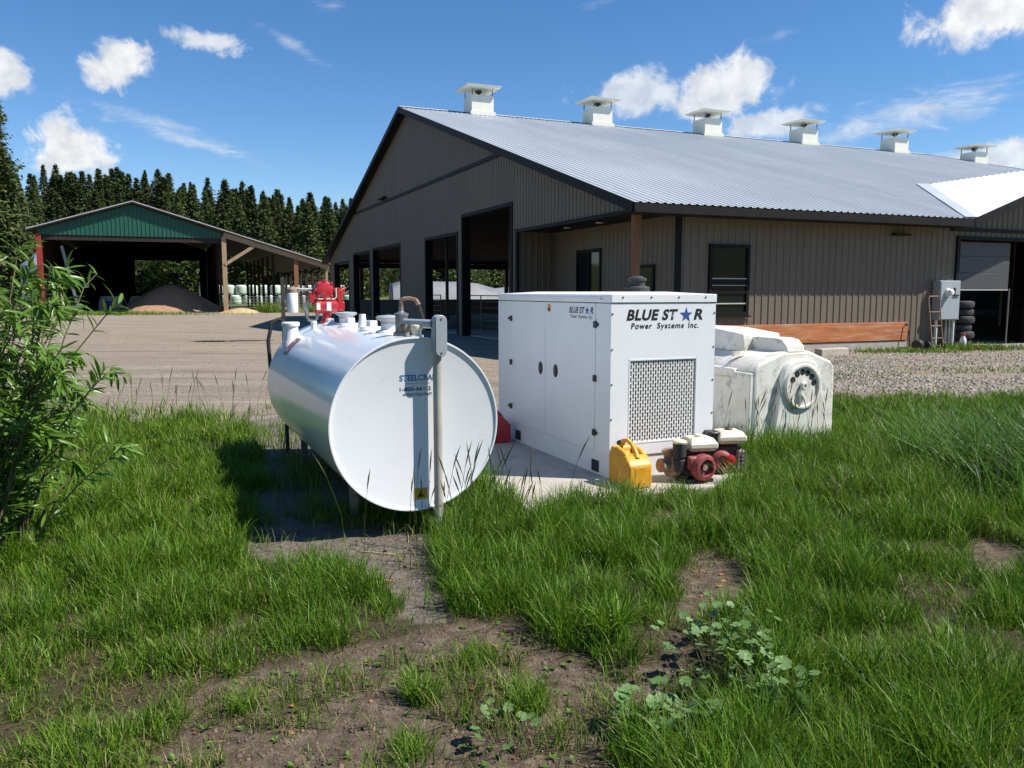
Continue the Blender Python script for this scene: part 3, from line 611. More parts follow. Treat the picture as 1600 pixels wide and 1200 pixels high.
# ------------------------------------------------------------------ hay shed far across the yard (local x along its front, y into it)
SHED = (-35.4, 61.5, 0)
def sp(x, y, z=0): return (SHED[0] + x * e23[0] - y * e23[1], SHED[1] + x * e23[1] + y * e23[0], z)
shed = thing('open_shed', 'tall open-fronted shed with green gable and lean-to, across the yard', 'shed', SHED, 23)
siding((0, 0, 0), (1, 0, 0), (0, -1, 0), 13.1, lambda t: 6.35 + .316 * min(t, 13.1 - t), [], 5.98, 0, pitch=.3, rib=.05, depth=.04).build('gable_siding', 'shed_green', shed, fix=False)
f = MB(); D = 30
f.hexa([(-.7, -.42, 6.30), (-.7, D, 6.30), (6.55, D, 8.60), (6.55, -.42, 8.60), (-.7, -.42, 6.38), (-.7, D, 6.38), (6.55, D, 8.68), (6.55, -.42, 8.68)])
f.hexa([(6.55, -.42, 8.60), (6.55, D, 8.60), (21.6, D, 4.00), (21.6, -.42, 4.00), (6.55, -.42, 8.68), (6.55, D, 8.68), (21.6, D, 4.08), (21.6, -.42, 4.08)])
sr = f.build('roof', 'shed_roof', shed)
f = MB(); f.add([(-.68, -.38, 6.24), (-.68, D, 6.24), (6.55, D, 8.54), (6.55, -.38, 8.54), (21.55, D, 3.94), (21.55, -.38, 3.94)], [(0, 1, 2, 3), (3, 2, 4, 5)]); f.build('roof_underside_shade', 'shed_dark', sr, fix=False)  # dark sheet added so the shaded roof underside reads dark
f = MB(); f.hexa([(-.68, -.40, 6.17), (-.68, -.36, 6.17), (6.55, -.36, 8.47), (6.55, -.40, 8.47), (-.68, -.40, 6.29), (-.68, -.36, 6.29), (6.55, -.36, 8.59), (6.55, -.40, 8.59)])
f.hexa([(6.55, -.40, 8.47), (6.55, -.36, 8.47), (13.1, -.36, 6.47), (13.1, -.40, 6.47), (6.55, -.40, 8.59), (6.55, -.36, 8.59), (13.1, -.36, 6.59), (13.1, -.40, 6.59)]); f.build('roof_edge_shade', 'trim_dark', sr)  # dark strip colours in the shadow below the roof edge; no board there
f = MB(); f.beam((13.1, -.15, 6.28), (21.5, -.15, 3.82), .12, .42); f.build('lean_to_rafter', 'timber_pale', shed)
f = MB(); f.beam((13.15, -.05, 3.9), (15.5, -.1, 5.45), .2, .26); f.build('brace', 'timber_pale', shed)
f = MB(); f.box(-.15, .22, -.1, .3, 0, 6.05); f.build('front_post', 'shed_red', shed)
f = MB(); f.box(12.95, 13.3, -.1, .3, 0, 6.1); f.build('front_post', 'timber_pale', shed)
f = MB(); f.box(18.6, 18.95, -.1, .2, 0, 4.6); f.build('front_post', 'timber', shed)
f = MB(); f.box(21.2, 21.4, -.1, .2, 0, 4.0); f.build('front_post', 'timber_pale', shed)
f = MB(); f.box(.1, 13.1, .05, .25, 5.6, 5.98); f.build('front_beam', 'shed_dark', shed)
f = MB(); y = .6
while y < D:
    w = .9; f.box(.02, .08, y, y + w, 0, 6.2); y += w + (.07 if int(y * 7) % 4 == 0 else .002)
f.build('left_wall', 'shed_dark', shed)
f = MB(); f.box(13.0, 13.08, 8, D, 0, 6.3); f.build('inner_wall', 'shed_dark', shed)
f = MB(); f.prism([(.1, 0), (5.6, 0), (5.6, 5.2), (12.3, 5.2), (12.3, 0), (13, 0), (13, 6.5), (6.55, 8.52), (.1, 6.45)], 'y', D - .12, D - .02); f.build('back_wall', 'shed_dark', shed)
for k in range(6):
    f = MB(); f.box(12.8, 13.0, 2 + k * 4, 2.25 + k * 4, 0, 6.1); f.build('inner_post', 'shed_dark', shed)  # timber posts in near-black, their interior shade put into the colour
for k in range(8):
    f = MB(); f.box(21.1, 21.35, 3 + k * 3.6, 3.25 + k * 3.6, 0, 3.9); f.build('lean_to_post', 'shed_dark', shed)
for k in range(7):
    f = MB(); f.box(17.2, 17.42, 3.2 + k * 4, 3.42 + k * 4, 0, 4.9); f.build('lean_to_post', 'shed_dark', shed)
f = MB(); f.box(13.1, 21.4, .0, .12, 5.0, 5.02)
gate1 = cattle_gate('tube rail gate across the front of the shed lean-to', sp(13.5, .1), 23, 7.6, 1.3, 6)
f = MB(); n = 44; rings = []
prof = [(1.0, 0), (.86, .14), (.66, .40), (.45, .66), (.25, .86), (.1, .965), (.02, 1.0)]
for i, (rr, hh) in enumerate(prof):
    ring = []
    for j in range(n):
        t = 2 * math.pi * j / n; wob = 1 + .10 * math.sin(2 * t + .5) + .06 * math.sin(5 * t) + .03 * math.sin(11 * t + i)
        ring.append((4.3 * rr * wob * math.cos(t), 3.4 * rr * wob * math.sin(t), 2.35 * hh))
    rings.append(ring)
f.loft(rings); tag(f.build('sand_pile', 'sandpile', sharp=80), 'brown heap of bedding sand inside the open shed', 'sand pile', loc=sp(9.0, 4.6, -.02), rz=23)
rings = []; f = MB()
for rr, hh in ((1, 0), (.7, .5), (.35, .85), (.05, 1)):
    rings.append([(1.6 * rr * math.cos(2 * math.pi * j / 24) * (1 + .15 * math.sin(3 * j)), .8 * rr * math.sin(2 * math.pi * j / 24), .42 * hh) for j in range(24)])
f.loft(rings); tag(f.build('wood_shavings', 'straw', sharp=80), 'low tan spill of shavings at the foot of the shed post', 'spill', loc=sp(14.2, -1.2, -.01), rz=23)
def small_hutch(label, loc, rz):
    h = thing('calf_hutch', label, 'calf hutch', loc, rz, 'calf hutches stored in the shed')
    f = MB(); f.loft([[(-.62, -1, 0), (.62, -1, 0), (.62, 1, 0), (-.62, 1, 0)], [(-.6, -1, .7), (.6, -1, .7), (.6, 1, .7), (-.6, 1, .7)], [(-.42, -.85, 1.32), (.42, -.85, 1.32), (.42, .85, 1.32), (-.42, .85, 1.32)]]); f.build('shell', 'hutch_plastic', h, bevel=.06)
    f = MB(); f.prism([(-.30, .0), (.30, .0), (.30, .75), (.18, .98), (-.18, .98), (-.30, .75)], 'y', -1.03, -1.01); f.build('doorway', 'dark_inside', h)  # near-black panel on a solid shell, colouring in the shade of the opening
    f = MB(); f.lathe([(.13, 0), (.13, .03)], (.62, -.4, .9), (1, 0, 0), 14); f.build('side_vent_shade', 'dark_inside', h)  # near-black disc drawn for the shade inside a vent opening
    return h
small_hutch('white calf hutch standing beside the shed left wall', sp(4.3, 9.5), 90)
small_hutch('white calf hutch half hidden behind the sand pile', sp(6.6, 11.5), 75)
f = MB(); f.lathe([(.33, 0), (.36, .05), (.38, .9), (.34, .95)], n=20); tag(f.build('blue_drum', 'blue_plastic'), 'blue plastic drum in front of the stored calf hutch', 'drum', loc=sp(4.2, 6.6))
f = MB(); f.lathe([(.30, 0), (.33, .05), (.34, .7), (.3, .75)], n=20); tag(f.build('blue_drum', 'blue_plastic'), 'small blue tub beside the leaning boards at the shed post', 'tub', loc=sp(2.2, 1.0))
for k, (x, tp, mt) in enumerate(((.75, 2.3, 'timber_pale'), (1.2, 2.2, 'timber_pale'), (1.55, 5.2, 'grey_metal'))):
    f = MB(); f.beam((x + .9, -.5 if k < 2 else .6, .04), (x - .1, .2 if k < 2 else .9, tp), .32 if k < 2 else .2, .05, up=(0, 1, 0)); tag(f.build('leaning_board', mt), ['wide pale board leaning on the red shed post', 'narrow tan plank leaning beside the wide pale board', 'long grey plank leaning on the shed side wall'][k], 'board', loc=(0, 0, 0))
    bo = bpy.data.objects[-1] if False else None
for o in [o for o in bpy.data.objects if o.name.startswith('leaning_board')]: o.location = SHED; o.rotation_euler = (0, 0, R(23))
# silo, pole, bales, silage heap
si = thing('feed_silo', 'grey metal feed silo with cone top behind the red shed post', 'silo', (-45.3, 78.5, 0), 0)
f = MB(); f.lathe([(1.5, .9), (1.5, 4.2)] , n=28); f.build('drum', 'silo_metal', si)
f = MB(); f.lathe([(1.54, 4.2), (.35, 5.2), (.3, 5.3), (0, 5.32)], n=28); f.build('cone_roof', 'silo_metal', si)
for a in range(4):
    f = MB(); t = math.pi / 4 + a * math.pi / 2; f.box(1.35 * math.cos(t) - .06, 1.35 * math.cos(t) + .06, 1.35 * math.sin(t) - .06, 1.35 * math.sin(t) + .06, 0, .92); f.build('leg', 'grey_metal', si)
f = MB()
for k in range(10):
    a0 = R(50 + k * 26); a1 = R(50 + (k + 1) * 26)
    def q(a, r): x = .45 * r * math.cos(a); return ((1.53 * math.sin(R(28) + x / 1.5)), -1.53 * math.cos(R(28) + x / 1.5), 3.3 + .4 * r * math.sin(a))
    f.add([q(a0, .6), q(a1, .6), q(a1, 1), q(a0, 1)], [(0, 1, 2, 3)])
f.build('emblem', 'red_decal', si, fix=False)
f = MB(); f.tube([(0, 0, 0), (0, 0, 11.6)], [.14, .10], 8); tag(f.build('utility_pole', 'grey_metal'), 'thin pale pole rising behind the shed roof', 'pole', loc=(-58.5, 100, 0))
def bale_mesh():
    f = MB(); f.lathe([(0, 0), (.45, .02), (.66, .10), (.70, .35), (.69, .8), (.70, 1.0), (.66, 1.2), (.45, 1.28), (0, 1.3)], n=22, caps=False); return f
b0 = None; rb = random.Random(5)
for row in range(2):
    for k in range(15):
        x = 12.6 + k * 1.45 + row * .7; y = 41 + rb.uniform(-.4, .4)
        loc = sp(x, y, row * 1.3)
        if b0 is None: b0 = bale_mesh().build('wrapped_bale', 'bale_wrap', sharp=60); o = b0
        else: o = b0.copy(); col.objects.link(o)
        tag(o, 'pale plastic wrapped round bale in the %s row behind the lean-to' % ('upper' if row else 'lower'), 'bale', 'wrapped bales behind the lean-to, %s row' % ('upper' if row else 'lower'), loc=loc, rz=rb.uniform(0, 360))
f = MB(); rings = []
for k in range(19):
    x = -16 + k * 2.0; h = 2.5 + .35 * math.sin(k * .9) + .2 * math.sin(k * 2.1)
    rings.append([(x, -4, 0), (x, -3.4, h * .75), (x, -2, h), (x, 2, h), (x, 3.4, h * .75), (x, 4, 0)])
f.loft(rings); tag(f.build('silage_heap', 'silage_white', sharp=80), 'long low heap under white plastic seen through the barn', 'silage heap', loc=(4, 82, 0), rz=12)

# ------------------------------------------------------------------ concrete pad
f = MB(); f.box(0, 2.45, 0, 3.7, -.10, .05); tag(f.build('concrete_pad', 'concrete', bevel=.02), kind='structure', loc=(.10, 6.13, 0), rz=23.5)

# ------------------------------------------------------------------ generator (local x along the front, y along the side)
gen = thing('generator', 'white standby generator cabinet with louvred front and blue star lettering', 'generator', (.859, 7.032, .05), 23.5)
GW, GL = 1.10, 2.54
f = MB(); f.box(.012, GW - .012, .012, GL - .012, 0, .197); f.build('skid_base', 'white_paint', gen, bevel=.004)
for y0, y1 in ((.21, .335), (1.94, 2.07)):
    f = MB(); f.box(.004, .0115, y0, y1, .025, .13); f.build('lifting_slot_shade', 'black_plastic', gen)  # black plate paints the shade of a slot; the skid is uncut
f = MB()
f.box(.004, GW, 0.004, .06, .2, .32); f.box(.004, GW, .004, .06, 1.045, 1.55)     # front panel round the grille
f.box(.004, .20, .004, .06, .32, 1.045); f.box(.895, GW, .004, .06, .32, 1.045)
body = f.build('front_panel', 'white_paint', gen)
f = MB(); f.box(.006, GW, .0602, GL, .2, .23); f.box(.006, .05, .0602, GL, .23, 1.55); f.box(GW - .05, GW, .0602, GL, .23, 1.55); f.box(.05, GW - .05, GL - .05, GL, .23, 1.55); f.build('cabinet_walls', 'white_paint', gen)
f = MB(); f.box(.06, GW - .06, .34, .38, .25, 1.5); f.build('radiator_core', 'radiator', gen)
f = MB(); f.box(.052, GW - .052, .062, .34, .232, .236); f.build('inner_floor', 'dark_inside', gen)
lid = MB(); lid.loft([[(-.004, -.004, 1.556), (GW + .004, -.004, 1.556), (GW + .004, GL + .004, 1.556), (-.004, GL + .004, 1.556)], [(-.004, -.004, 1.628), (GW + .004, -.004, 1.628), (GW + .004, GL + .004, 1.628), (-.004, GL + .004, 1.628)], [(.35, .30, 1.652), (GW - .35, .30, 1.652), (GW - .35, GL - .3, 1.652), (.35, GL - .3, 1.652)]])
lid = lid.build('lid', 'white_paint', gen, bevel=.004)
f = MB(); f.box(-.022, -.0045, .16, 2.26, 1.578, 1.606); f.build('rain_rail', 'white_paint', lid)
for y0, y1 in ((.272, 1.288), (1.294, 2.07)):
    f = MB(); f.box(-.006, .0055, y0, y1, .212, 1.548); dr = f.build('door', 'white_paint', gen, bevel=.003)
    f = MB(); yy = 1.057 if y0 < 1 else 1.40
    for rr, x0, x1 in ((1, -.012, -.0062), (.7, -.016, -.0122)):
        f.prism([(yy + .045 * rr * math.cos(2 * math.pi * k / 20), .875 + .065 * rr * math.sin(2 * math.pi * k / 20)) for k in range(20)], 'x', x0, x1)
    f.build('latch', 'black_plastic', dr)
for y0, y1 in ((.004, .268), (2.074, GL - .002)):
    f = MB(); f.box(-.003, .0055, y0, y1, .212, 1.548); f.build('side_panel', 'white_paint', gen, bevel=.002)
for yy in (.268, 2.16):
    for zz in (.385, .877, 1.36):
        f = MB(); f.box(-.022, -.0065, yy - .024, yy + .024, zz - .03, zz + .03); f.build('hinge', 'black_plastic', gen, bevel=.006)
        if abs(zz - .877) > .1:
            f = MB(); f.box(-.028, -.0065, (yy - .05) if yy < 1 else yy + .025, (yy - .025) if yy < 1 else yy + .05, zz - .012, zz + .012); f.build('hinge_pin', 'black_plastic', gen)
f = MB(); f.box(-.0085, -.0062, 1.175, 1.245, 1.455, 1.53); lb = f.build('warning_label', 'yellow_decal', gen)
f = MB(); f.box(-.0095, -.0086, 1.185, 1.235, 1.465, 1.49); f.build('label_print', 'ink_black', lb)
# grille: staggered slots
f = MB(); x0, x1, z0, z1 = .20, .895, .32, 1.045; nc = 27; px = (x1 - x0) / nc; pz = .058
for k in range(nc + 1):
    xc = x0 + k * px; f.box(max(x0, xc - .005), min(x1, xc + .005), .012, .020, z0, z1)
for k in range(nc):
    z = z0 + (pz / 2 if k % 2 else 0)
    while z < z1 - .004:
        f.box(x0 + k * px + .005, x0 + (k + 1) * px - .005, .0122, .0198, z, min(z + .011, z1)); z += pz
f.build('grille', 'white_plain', gen)
f = MB(); f.box(.19, .905, .001, .0038, .306, .318); f.box(.19, .905, .001, .0038, 1.047, 1.059); f.box(.186, .198, .001, .0038, .306, 1.059); f.box(.897, .909, .001, .0038, .306, 1.059); f.build('grille_frame', 'white_paint', gen)
def bolt(x, z):
    f = MB(); f.lathe([(.008, 0), (.008, .004), (.004, .006)], (x, .0035 if z < 1.55 else -.0045, z), (0, -1, 0), 8); f.build('bolt', 'dark_metal', gen)
for x in (.11, .40, .69, .98): bolt(x, 1.603)
for z in (1.46, 1.15, .845, .537, .25): bolt(.012, z); bolt(1.086, z)
f = MB(); f.box(.01, 1.09, .0015, .0038, .1985, .2015); f.build('seam', 'dark_inside', gen)
MF = Matrix(((1, 0, 0, 0), (0, 0, -1, 0), (0, 1, 0, 0), (0, 0, 0, 1)))   # text plane -> facing -y
def on_front(x, z): return Matrix.Translation((x, .0020, z)) @ MF
text_part('lettering', 'BLUE ST', .535, .098, on_front(.153, 1.40), 'ink_black', gen, .22, .036, 1.08)
text_part('lettering', 'R', .098, .098, on_front(.858, 1.40), 'ink_black', gen, .22, .036)
for w_, x_, l_, zz_, hh_ in (('Power', .20, .215, 1.326, .052), ('Systems', .468, .285, 1.312, .066), ('Inc.', .80, .112, 1.326, .052)): text_part('lettering', w_, l_, hh_, on_front(x_, zz_), 'ink_black', gen, .12, .02, 1.18)
def star(cx, cz, r):
    pts = []
    for k in range(10):
        rr = r if k % 2 == 0 else r * .40; a = math.pi / 2 + k * math.pi / 5; pts.append((cx + rr * math.cos(a), cz + rr * math.sin(a)))
    return pts
f = MB(); f.prism(star(.776, 1.444, .068), 'y', .0012, .0036); f.build('star_emblem', 'ink_blue', gen)
MS = Matrix(((0, 0, -1, 0), (-1, 0, 0, 0), (0, 1, 0, 0), (0, 0, 0, 1)))  # facing -x, running towards -y
def on_side(y, z): return Matrix.Translation((-.0072, y, z)) @ MS
text_part('lettering', 'BLUE ST', .30, .060, on_side(.775, 1.452), 'ink_black', gen, .2, .034, 1.08)
text_part('lettering', 'R', .058, .060, on_side(.366, 1.452), 'ink_black', gen, .2, .034)
for w_, y_, l_, zz_, hh_ in (('Power', .745, .125, 1.406, .034), ('Systems', .588, .168, 1.398, .042), ('Inc.', .392, .066, 1.406, .034)): text_part('lettering', w_, l_, hh_, on_side(y_, zz_), 'ink_black', gen, .1, .012, 1.1)
f = MB(); f.prism([(.425 - (p[0]), p[1]) for p in star(0, 1.480, .042)], 'x', -.0076, -.0064); f.build('star_emblem', 'ink_blue', gen)
ex = MB(); ex.lathe([(.115, 1.64), (.115, 1.69), (.105, 1.70), (.075, 1.705), (.07, 1.75), (.085, 1.755), (.085, 1.775), (.05, 1.79), (.03, 1.80), (0, 1.80)], (.57, .5, 0), n=24); ex.build('exhaust_cap', 'rubber', gen)

# ------------------------------------------------------------------ fuel tank (local y along the axis, away)
tank = thing('fuel_tank', 'white cylindrical steel fuel tank lying on short legs', 'fuel tank', (-.665, 5.6, 0), 24)
TR, TZ, TL = .61, .778, 3.05
f = MB(); f.lathe([(TR, .012), (TR, TL * .33), (TR, TL * .66), (TR, TL)], (0, 0, TZ), (0, 1, 0), 128, caps=False); f.build('shell', 'tank_paint', tank, sharp=60)
f = MB(); f.lathe([(0, .014), (TR - .03, .014), (TR - .012, .010), (TR - .008, .0), (TR + .002, .0), (TR + .004, .006), (TR + .001, .0115)], (0, 0, TZ), (0, 1, 0), 96, caps=False); f.build('end_plate', 'tank_end', tank, sharp=25)
f = MB(); f.lathe([(TR - .02, TL), (TR - .05, TL + .01), (0, TL + .01)], (0, 0, TZ), (0, 1, 0), 64, caps=False); f.build('far_end_plate', 'tank_end', tank)
for y in (.5, 2.6):
    for x in (-.34, .34):
        f = MB(); f.box(x - .03, x + .03, y - .025, y + .025, -.06, TZ - .47); f.build('leg', 'grey_metal', tank)
def stad(cx, z0, z1, w, n=10):
    r = w / 2; return [(cx + r * math.cos(math.pi * k / n), z1 - r + r * math.sin(math.pi * k / n)) for k in range(n + 1)] + [(cx + r * math.cos(math.pi + math.pi * k / n), z0 + r + r * math.sin(math.pi + math.pi * k / n)) for k in range(n + 1)]
f = MB(); f.prism(stad(.150, TZ + .478, TZ + .765, .088), 'y', -.105, -.02); jbx = f.build('junction_box', 'grey_pvc', tank, bevel=.004)
f = MB(); f.prism(stad(.150, TZ + .482, TZ + .761, .080), 'y', -.112, -.1055); f.build('cover_plate', 'grey_pvc', jbx, bevel=.002)
for z in (.505, .738):
    f = MB(); f.lathe([(.006, 0), (.006, .004)], (.150, -.1125, TZ + z), (0, -1, 0), 8); f.build('screw', 'dark_metal', jbx)
f = MB(); f.tube([(.137, -.055, -.05), (.137, -.055, TZ + .50)], .031, 14); f.build('conduit', 'beige_pvc', tank)
f = MB(); f.tube([(.12, -.03, TZ + .70), (.02, .30, TZ + .70)], .03, 12); f.build('cross_conduit', 'grey_pvc', tank)
T0 = Matrix.Translation((0, .0125, 0)) @ MF
def on_end(x, z): return Matrix.Translation((x, .0126, TZ + z)) @ MF
text_part('lettering', 'STEELCRAFT', .295, .044, on_end(-.115, .308), 'ink_steelblue', tank, 0, .032, 1.0)
text_part('lettering', '1-800-661-2', .225, .028, on_end(-.114, .238), 'ink_black', tank, 0, .022, 1.05)
text_part('lettering', '1', .012, .028, on_end(.172, .238), 'ink_black', tank, 0, .010)
text_part('lettering', 'WWW.STEELCRAFT', .215, .019, on_end(-.094, .203), 'ink_black', tank, 0, .012, 1.0)
f = MB(); f.box(-.07, .10, .0115, .0132, .2888 + TZ, .2925 + TZ); f.build('logo_underline', 'ink_grey', tank)
f = MB(); f.box(-.02, .075, .0105, .0128, TZ - .535, TZ - .455); wl = f.build('warning_label', 'yellow_decal', tank)
f = MB(); f.prism([(.0, TZ - .52), (.055, TZ - .52), (.028, TZ - .47)], 'y', .0095, .0104); f.build('label_print', 'ink_black', wl)
f = MB()
for a in range(6):
    t0 = R(128 + a * 3.2); t1 = R(128 + (a + 1) * 3.2)
    f.add([((TR + .004) * math.cos(t0), 2.40, TZ + (TR + .004) * math.sin(t0)), ((TR + .004) * math.cos(t1), 2.40, TZ + (TR + .004) * math.sin(t1)), ((TR + .004) * math.cos(t1), 2.62, TZ + (TR + .004) * math.sin(t1)), ((TR + .004) * math.cos(t0), 2.62, TZ + (TR + .004) * math.sin(t0))], [(0, 1, 2, 3)])
rd = f.build('red_decal', 'red_decal', tank, fix=False)
f = MB()
for k in range(14):
    t = 2 * math.pi * k / 14; t2 = 2 * math.pi * (k + 1) / 14
    def q(t, r): a = R(137.5) + .07 * r * math.sin(t) / TR * 1.0; return ((TR + .006) * math.cos(a), 2.51 + .07 * r * math.cos(t), TZ + (TR + .006) * math.sin(a))
    f.add([q(t, .75), q(t2, .75), q(t2, 1), q(t, 1)], [(0, 1, 2, 3)])
f.build('decal_print', 'white_plain', rd, fix=False)
def topz(x): return TZ + math.sqrt(TR * TR - x * x)
def fitting(name, x, y, prof, mt, n=20):
    f = MB(); f.lathe([(r * .94, z * .78) for r, z in prof], (x, y, topz(x) - .012), n=n); return f.build(name, mt, tank)
fitting('filler_cap', .04, .10, [(.035, 0), (.035, .075), (.042, .078), (.045, .10), (.042, .118), (.02, .124), (0, .124)], 'cream_paint')
fitting('filler_collar', .04, .10, [(.05, 0), (.05, .03)], 'white_plain')
fitting('vent_base', .04, .80, [(.12, 0), (.115, .03), (.075, .045), (.07, .10)], 'white_plain')
fitting('emergency_vent', .04, .80, [(.072, .10), (.075, .125), (.11, .15), (.115, .165), (.10, .18), (.0, .19)], 'grey_pvc')
fitting('plug_base', 0, 1.20, [(.11, 0), (.11, .02), (.09, .05), (.055, .055)], 'white_plain')
fitting('plug', 0, 1.20, [(.05, .055), (.05, .11), (.045, .115), (0, .115)], 'white_plain', 6)
fitting('gauge_stem', .02, 1.60, [(.05, 0), (.045, .03), (.032, .13), (.03, .17), (0, .17)], 'white_plain', 12)
fitting('plug_base', 0, 2.0, [(.11, 0), (.11, .02), (.09, .05), (.055, .055)], 'white_plain')
fitting('plug', 0, 2.0, [(.05, .055), (.05, .11), (.045, .115), (0, .115)], 'white_plain', 6)
fitting('vent_base', .06, 2.42, [(.11, 0), (.105, .03), (.07, .045), (.068, .09)], 'white_plain')
fitting('emergency_vent', .06, 2.42, [(.07, .09), (.075, .12), (.11, .145), (.112, .16), (.10, .17), (.0, .178)], 'grey_pvc')
fitting('plug_base', -.07, 2.55, [(.07, 0), (.07, .02), (.05, .045)], 'white_plain')
fitting('plug', -.07, 2.55, [(.04, .045), (.04, .09), (0, .095)], 'white_plain', 6)
fitting('filler_pipe', -.415, 2.74, [(.095, -.06), (.09, .0), (.078, .04), (.078, .20), (.092, .202), (.094, .235), (.085, .25), (0, .252)], 'white_plain')
fitting('gauge_tap', -.22, 2.58, [(.03, -.02), (.03, .08), (.035, .082), (.03, .11), (0, .11)], 'white_plain', 10)
# valve on top
vz = topz(0) - .01
f = MB(); f.lathe([(.06, 0), (.06, .04), (.045, .05), (.045, .20), (.052, .205), (.052, .225), (.03, .235), (.018, .25), (.016, .31), (0, .31)], (0, .34, vz), n=16); va = f.build('valve', 'galv', tank)
f = MB(); f.tube([(0, .34, vz + .09), (.02, .25, vz + .09)], .034, 10); f.lathe([(.045, 0), (.045, .03)], (.025, .245, vz + .09), (.2, -1, 0), 10); f.build('union', 'rusty', va)
f = MB(); f.tube([(0, .34, vz + .28), (0, .34, vz + .35), (.02, .33, vz + .37), (.06, .32, vz + .375), (.10, .31, vz + .36), (.12, .30, vz + .31)], .018, 10); f.build('elbow', 'rusty', va)
f = MB(); f.tube([(.118, .30, vz + .32), (.17, .29, vz + .08)], .011, 8); f.build('drop_pipe', 'dark_metal', va)
va.scale = (1, 1, .74); va.location = (0, 0, vz * .26)

# ------------------------------------------------------------------ red fuel pump on the tank's far end
def tk(x, y, z=0): c_, s_ = math.cos(R(24)), math.sin(R(24)); return (-.665 + x * c_ - y * s_, 5.6 + x * s_ + y * c_, z)
pump = thing('fuel_pump', 'red fuel transfer pump with white filter on top of the white tank', 'fuel pump', tk(-.03, 2.9, topz(.03) - .008), 24); pump.scale = (.9, .9, .86)
f = MB(); f.lathe([(.075, 0), (.075, .03), (.05, .035), (.045, .12), (.06, .125), (.06, .14)], n=18); f.build('riser', 'red_paint', pump)
f = MB(); f.lathe([(.07, -.13), (.085, -.12), (.085, .10), (.07, .12)], (0, 0, .205), (1, 0, 0), 22); f.box(-.14, .13, -.05, .05, .13, .16); pbody = f.build('motor', 'red_paint', pump, bevel=.004)
f = MB(); f.box(-.125, -.085, -.0925, -.08, .165, .245); f.box(-.015, .035, -.0945, -.08, .155, .255); f.build('plate', 'white_plain', pbody)
f = MB(); f.lathe([(.0, -.075), (.06, -.075), (.095, -.06), (.105, -.04), (.105, .06), (0, .065)], (-.025, 0, .395), (0, 1, 0), 22)
for k in range(8): f.box(-.025 + .105 * math.cos(k * .785) - .014, -.025 + .105 * math.cos(k * .785) + .014, -.07, .055, .395 + .105 * math.sin(k * .785) - .014, .395 + .105 * math.sin(k * .785) + .014)
f.build('meter', 'red_paint', pump, bevel=.003)
f = MB(); f.box(.115, .175, -.06, .06, .16, .40); f.box(.135, .195, -.05, .05, .15, .26); f.box(.115, .2, -.055, .055, .36, .42); f.build('nozzle_bracket', 'red_paint', pump, bevel=.008)
f = MB(); f.box(-.19, -.13, -.05, .05, .25, .37); f.build('inlet_flange', 'red_paint', pump, bevel=.006)
f = MB(); f.tube([(-.12, -.02, .29), (-.10, -.055, .29), (.08, -.055, .29), (.10, -.055, .31), (.10, -.055, .42)], .008, 6); f.build('wire_guard', 'cream_paint', pump)
f = MB(); f.tube([(-.10, 0, .40), (-.36, 0, .40)], .018, 10); f.lathe([(.03, 0), (.03, .03)], (-.30, 0, .40), (-1, 0, 0), 10); f.build('pipe', 'galv', pump)
f = MB(); f.lathe([(.055, .36), (.055, .40), (.03, .43)], (-.37, 0, 0), n=16); f.build('filter_head', 'rusty', pump)
f = MB(); f.lathe([(.055, .135), (.06, .15), (.06, .355), (.057, .36)], (-.37, 0, 0), n=20); f.build('filter', 'white_plain', pump)
f = MB(); f.tube([(-.18, 0, .28), (-.22, 0, .22), (-.22, 0, .09), (-.20, 0, .05), (-.14, 0, .04), (-.11, 0, .06), (-.10, 0, .14)], .022, 10); f.build('elbow_pipe', 'galv', pump)
pp = thing('hose_post', 'dark steel post holding a hose beside the far end of the tank', 'post', tk(-.40, 3.28), 24)
f = MB(); f.box(-.018, .018, -.018, .018, -.05, 1.85); f.build('upright', 'dark_metal', pp)
f = MB(); f.tube([(-.05, 0, .4), (-.13, .02, .6), (-.16, .0, 1.2), (-.12, 0, 1.38), (-.05, 0, 1.42), (0, 0, 1.40)], .02, 8); f.build('hose', 'rubber', pp)

# ------------------------------------------------------------------ fuel cans and small engines on the pad
def fuel_can(label, loc, rz, mt):
    c = thing('fuel_can', label, 'fuel can', loc, rz)
    f = MB(); f.prism([(-.175, 0), (.175, 0), (.18, .03), (.178, .215), (.10, .295), (.075, .30), (.05, .285), (-.07, .285), (-.085, .345), (-.12, .36), (-.15, .33), (-.18, .25), (-.18, .03)], 'y', -.115, .115); body = f.build('body', mt, c, bevel=.032, seg=4, sharp=60)
    f = MB()
    for s in (-1, 1): f.prism([(-.10, .25), (.09, .25), (.095, .305), (.03, .335), (-.06, .355), (-.10, .35)], 'y', s * .085 - .022, s * .085 + .022)
    f.build('shoulder', mt, c, bevel=.018, seg=3, sharp=60)
    f = MB(); f.tube([(.115, 0, .27), (.085, 0, .325), (.02, 0, .385), (-.05, 0, .41), (-.11, 0, .395), (-.13, 0, .34)], [.026, .022, .02, .02, .022, .026], 10); f.build('handle', mt, c, sharp=60)
    f = MB(); f.lathe([(.034, 0), (.034, .035), (.028, .042), (0, .042)], (-.155, 0, .345), (-.6, 0, .8), 16); f.build('spout_cap', 'black_plastic', c)
    f = MB(); f.box(.176, .182, -.06, .06, .05, .2); f.build('embossed_panel', mt, c, bevel=.003); c.scale = (.98, .98, .93)
    return c
def pad(u, v, z=.05): return (.10 + u * r235[0] - v * r235[1], 6.13 + u * r235[1] + v * r235[0], z)
fuel_can('yellow plastic fuel can leaning its handle towards the generator front', pad(1.13, .305), -66.5, 'yellow_plastic')
fuel_can('red plastic fuel can beside the far end of the generator', pad(1.056 - .25, .52 + 2.12), 23.5, 'red_paint')
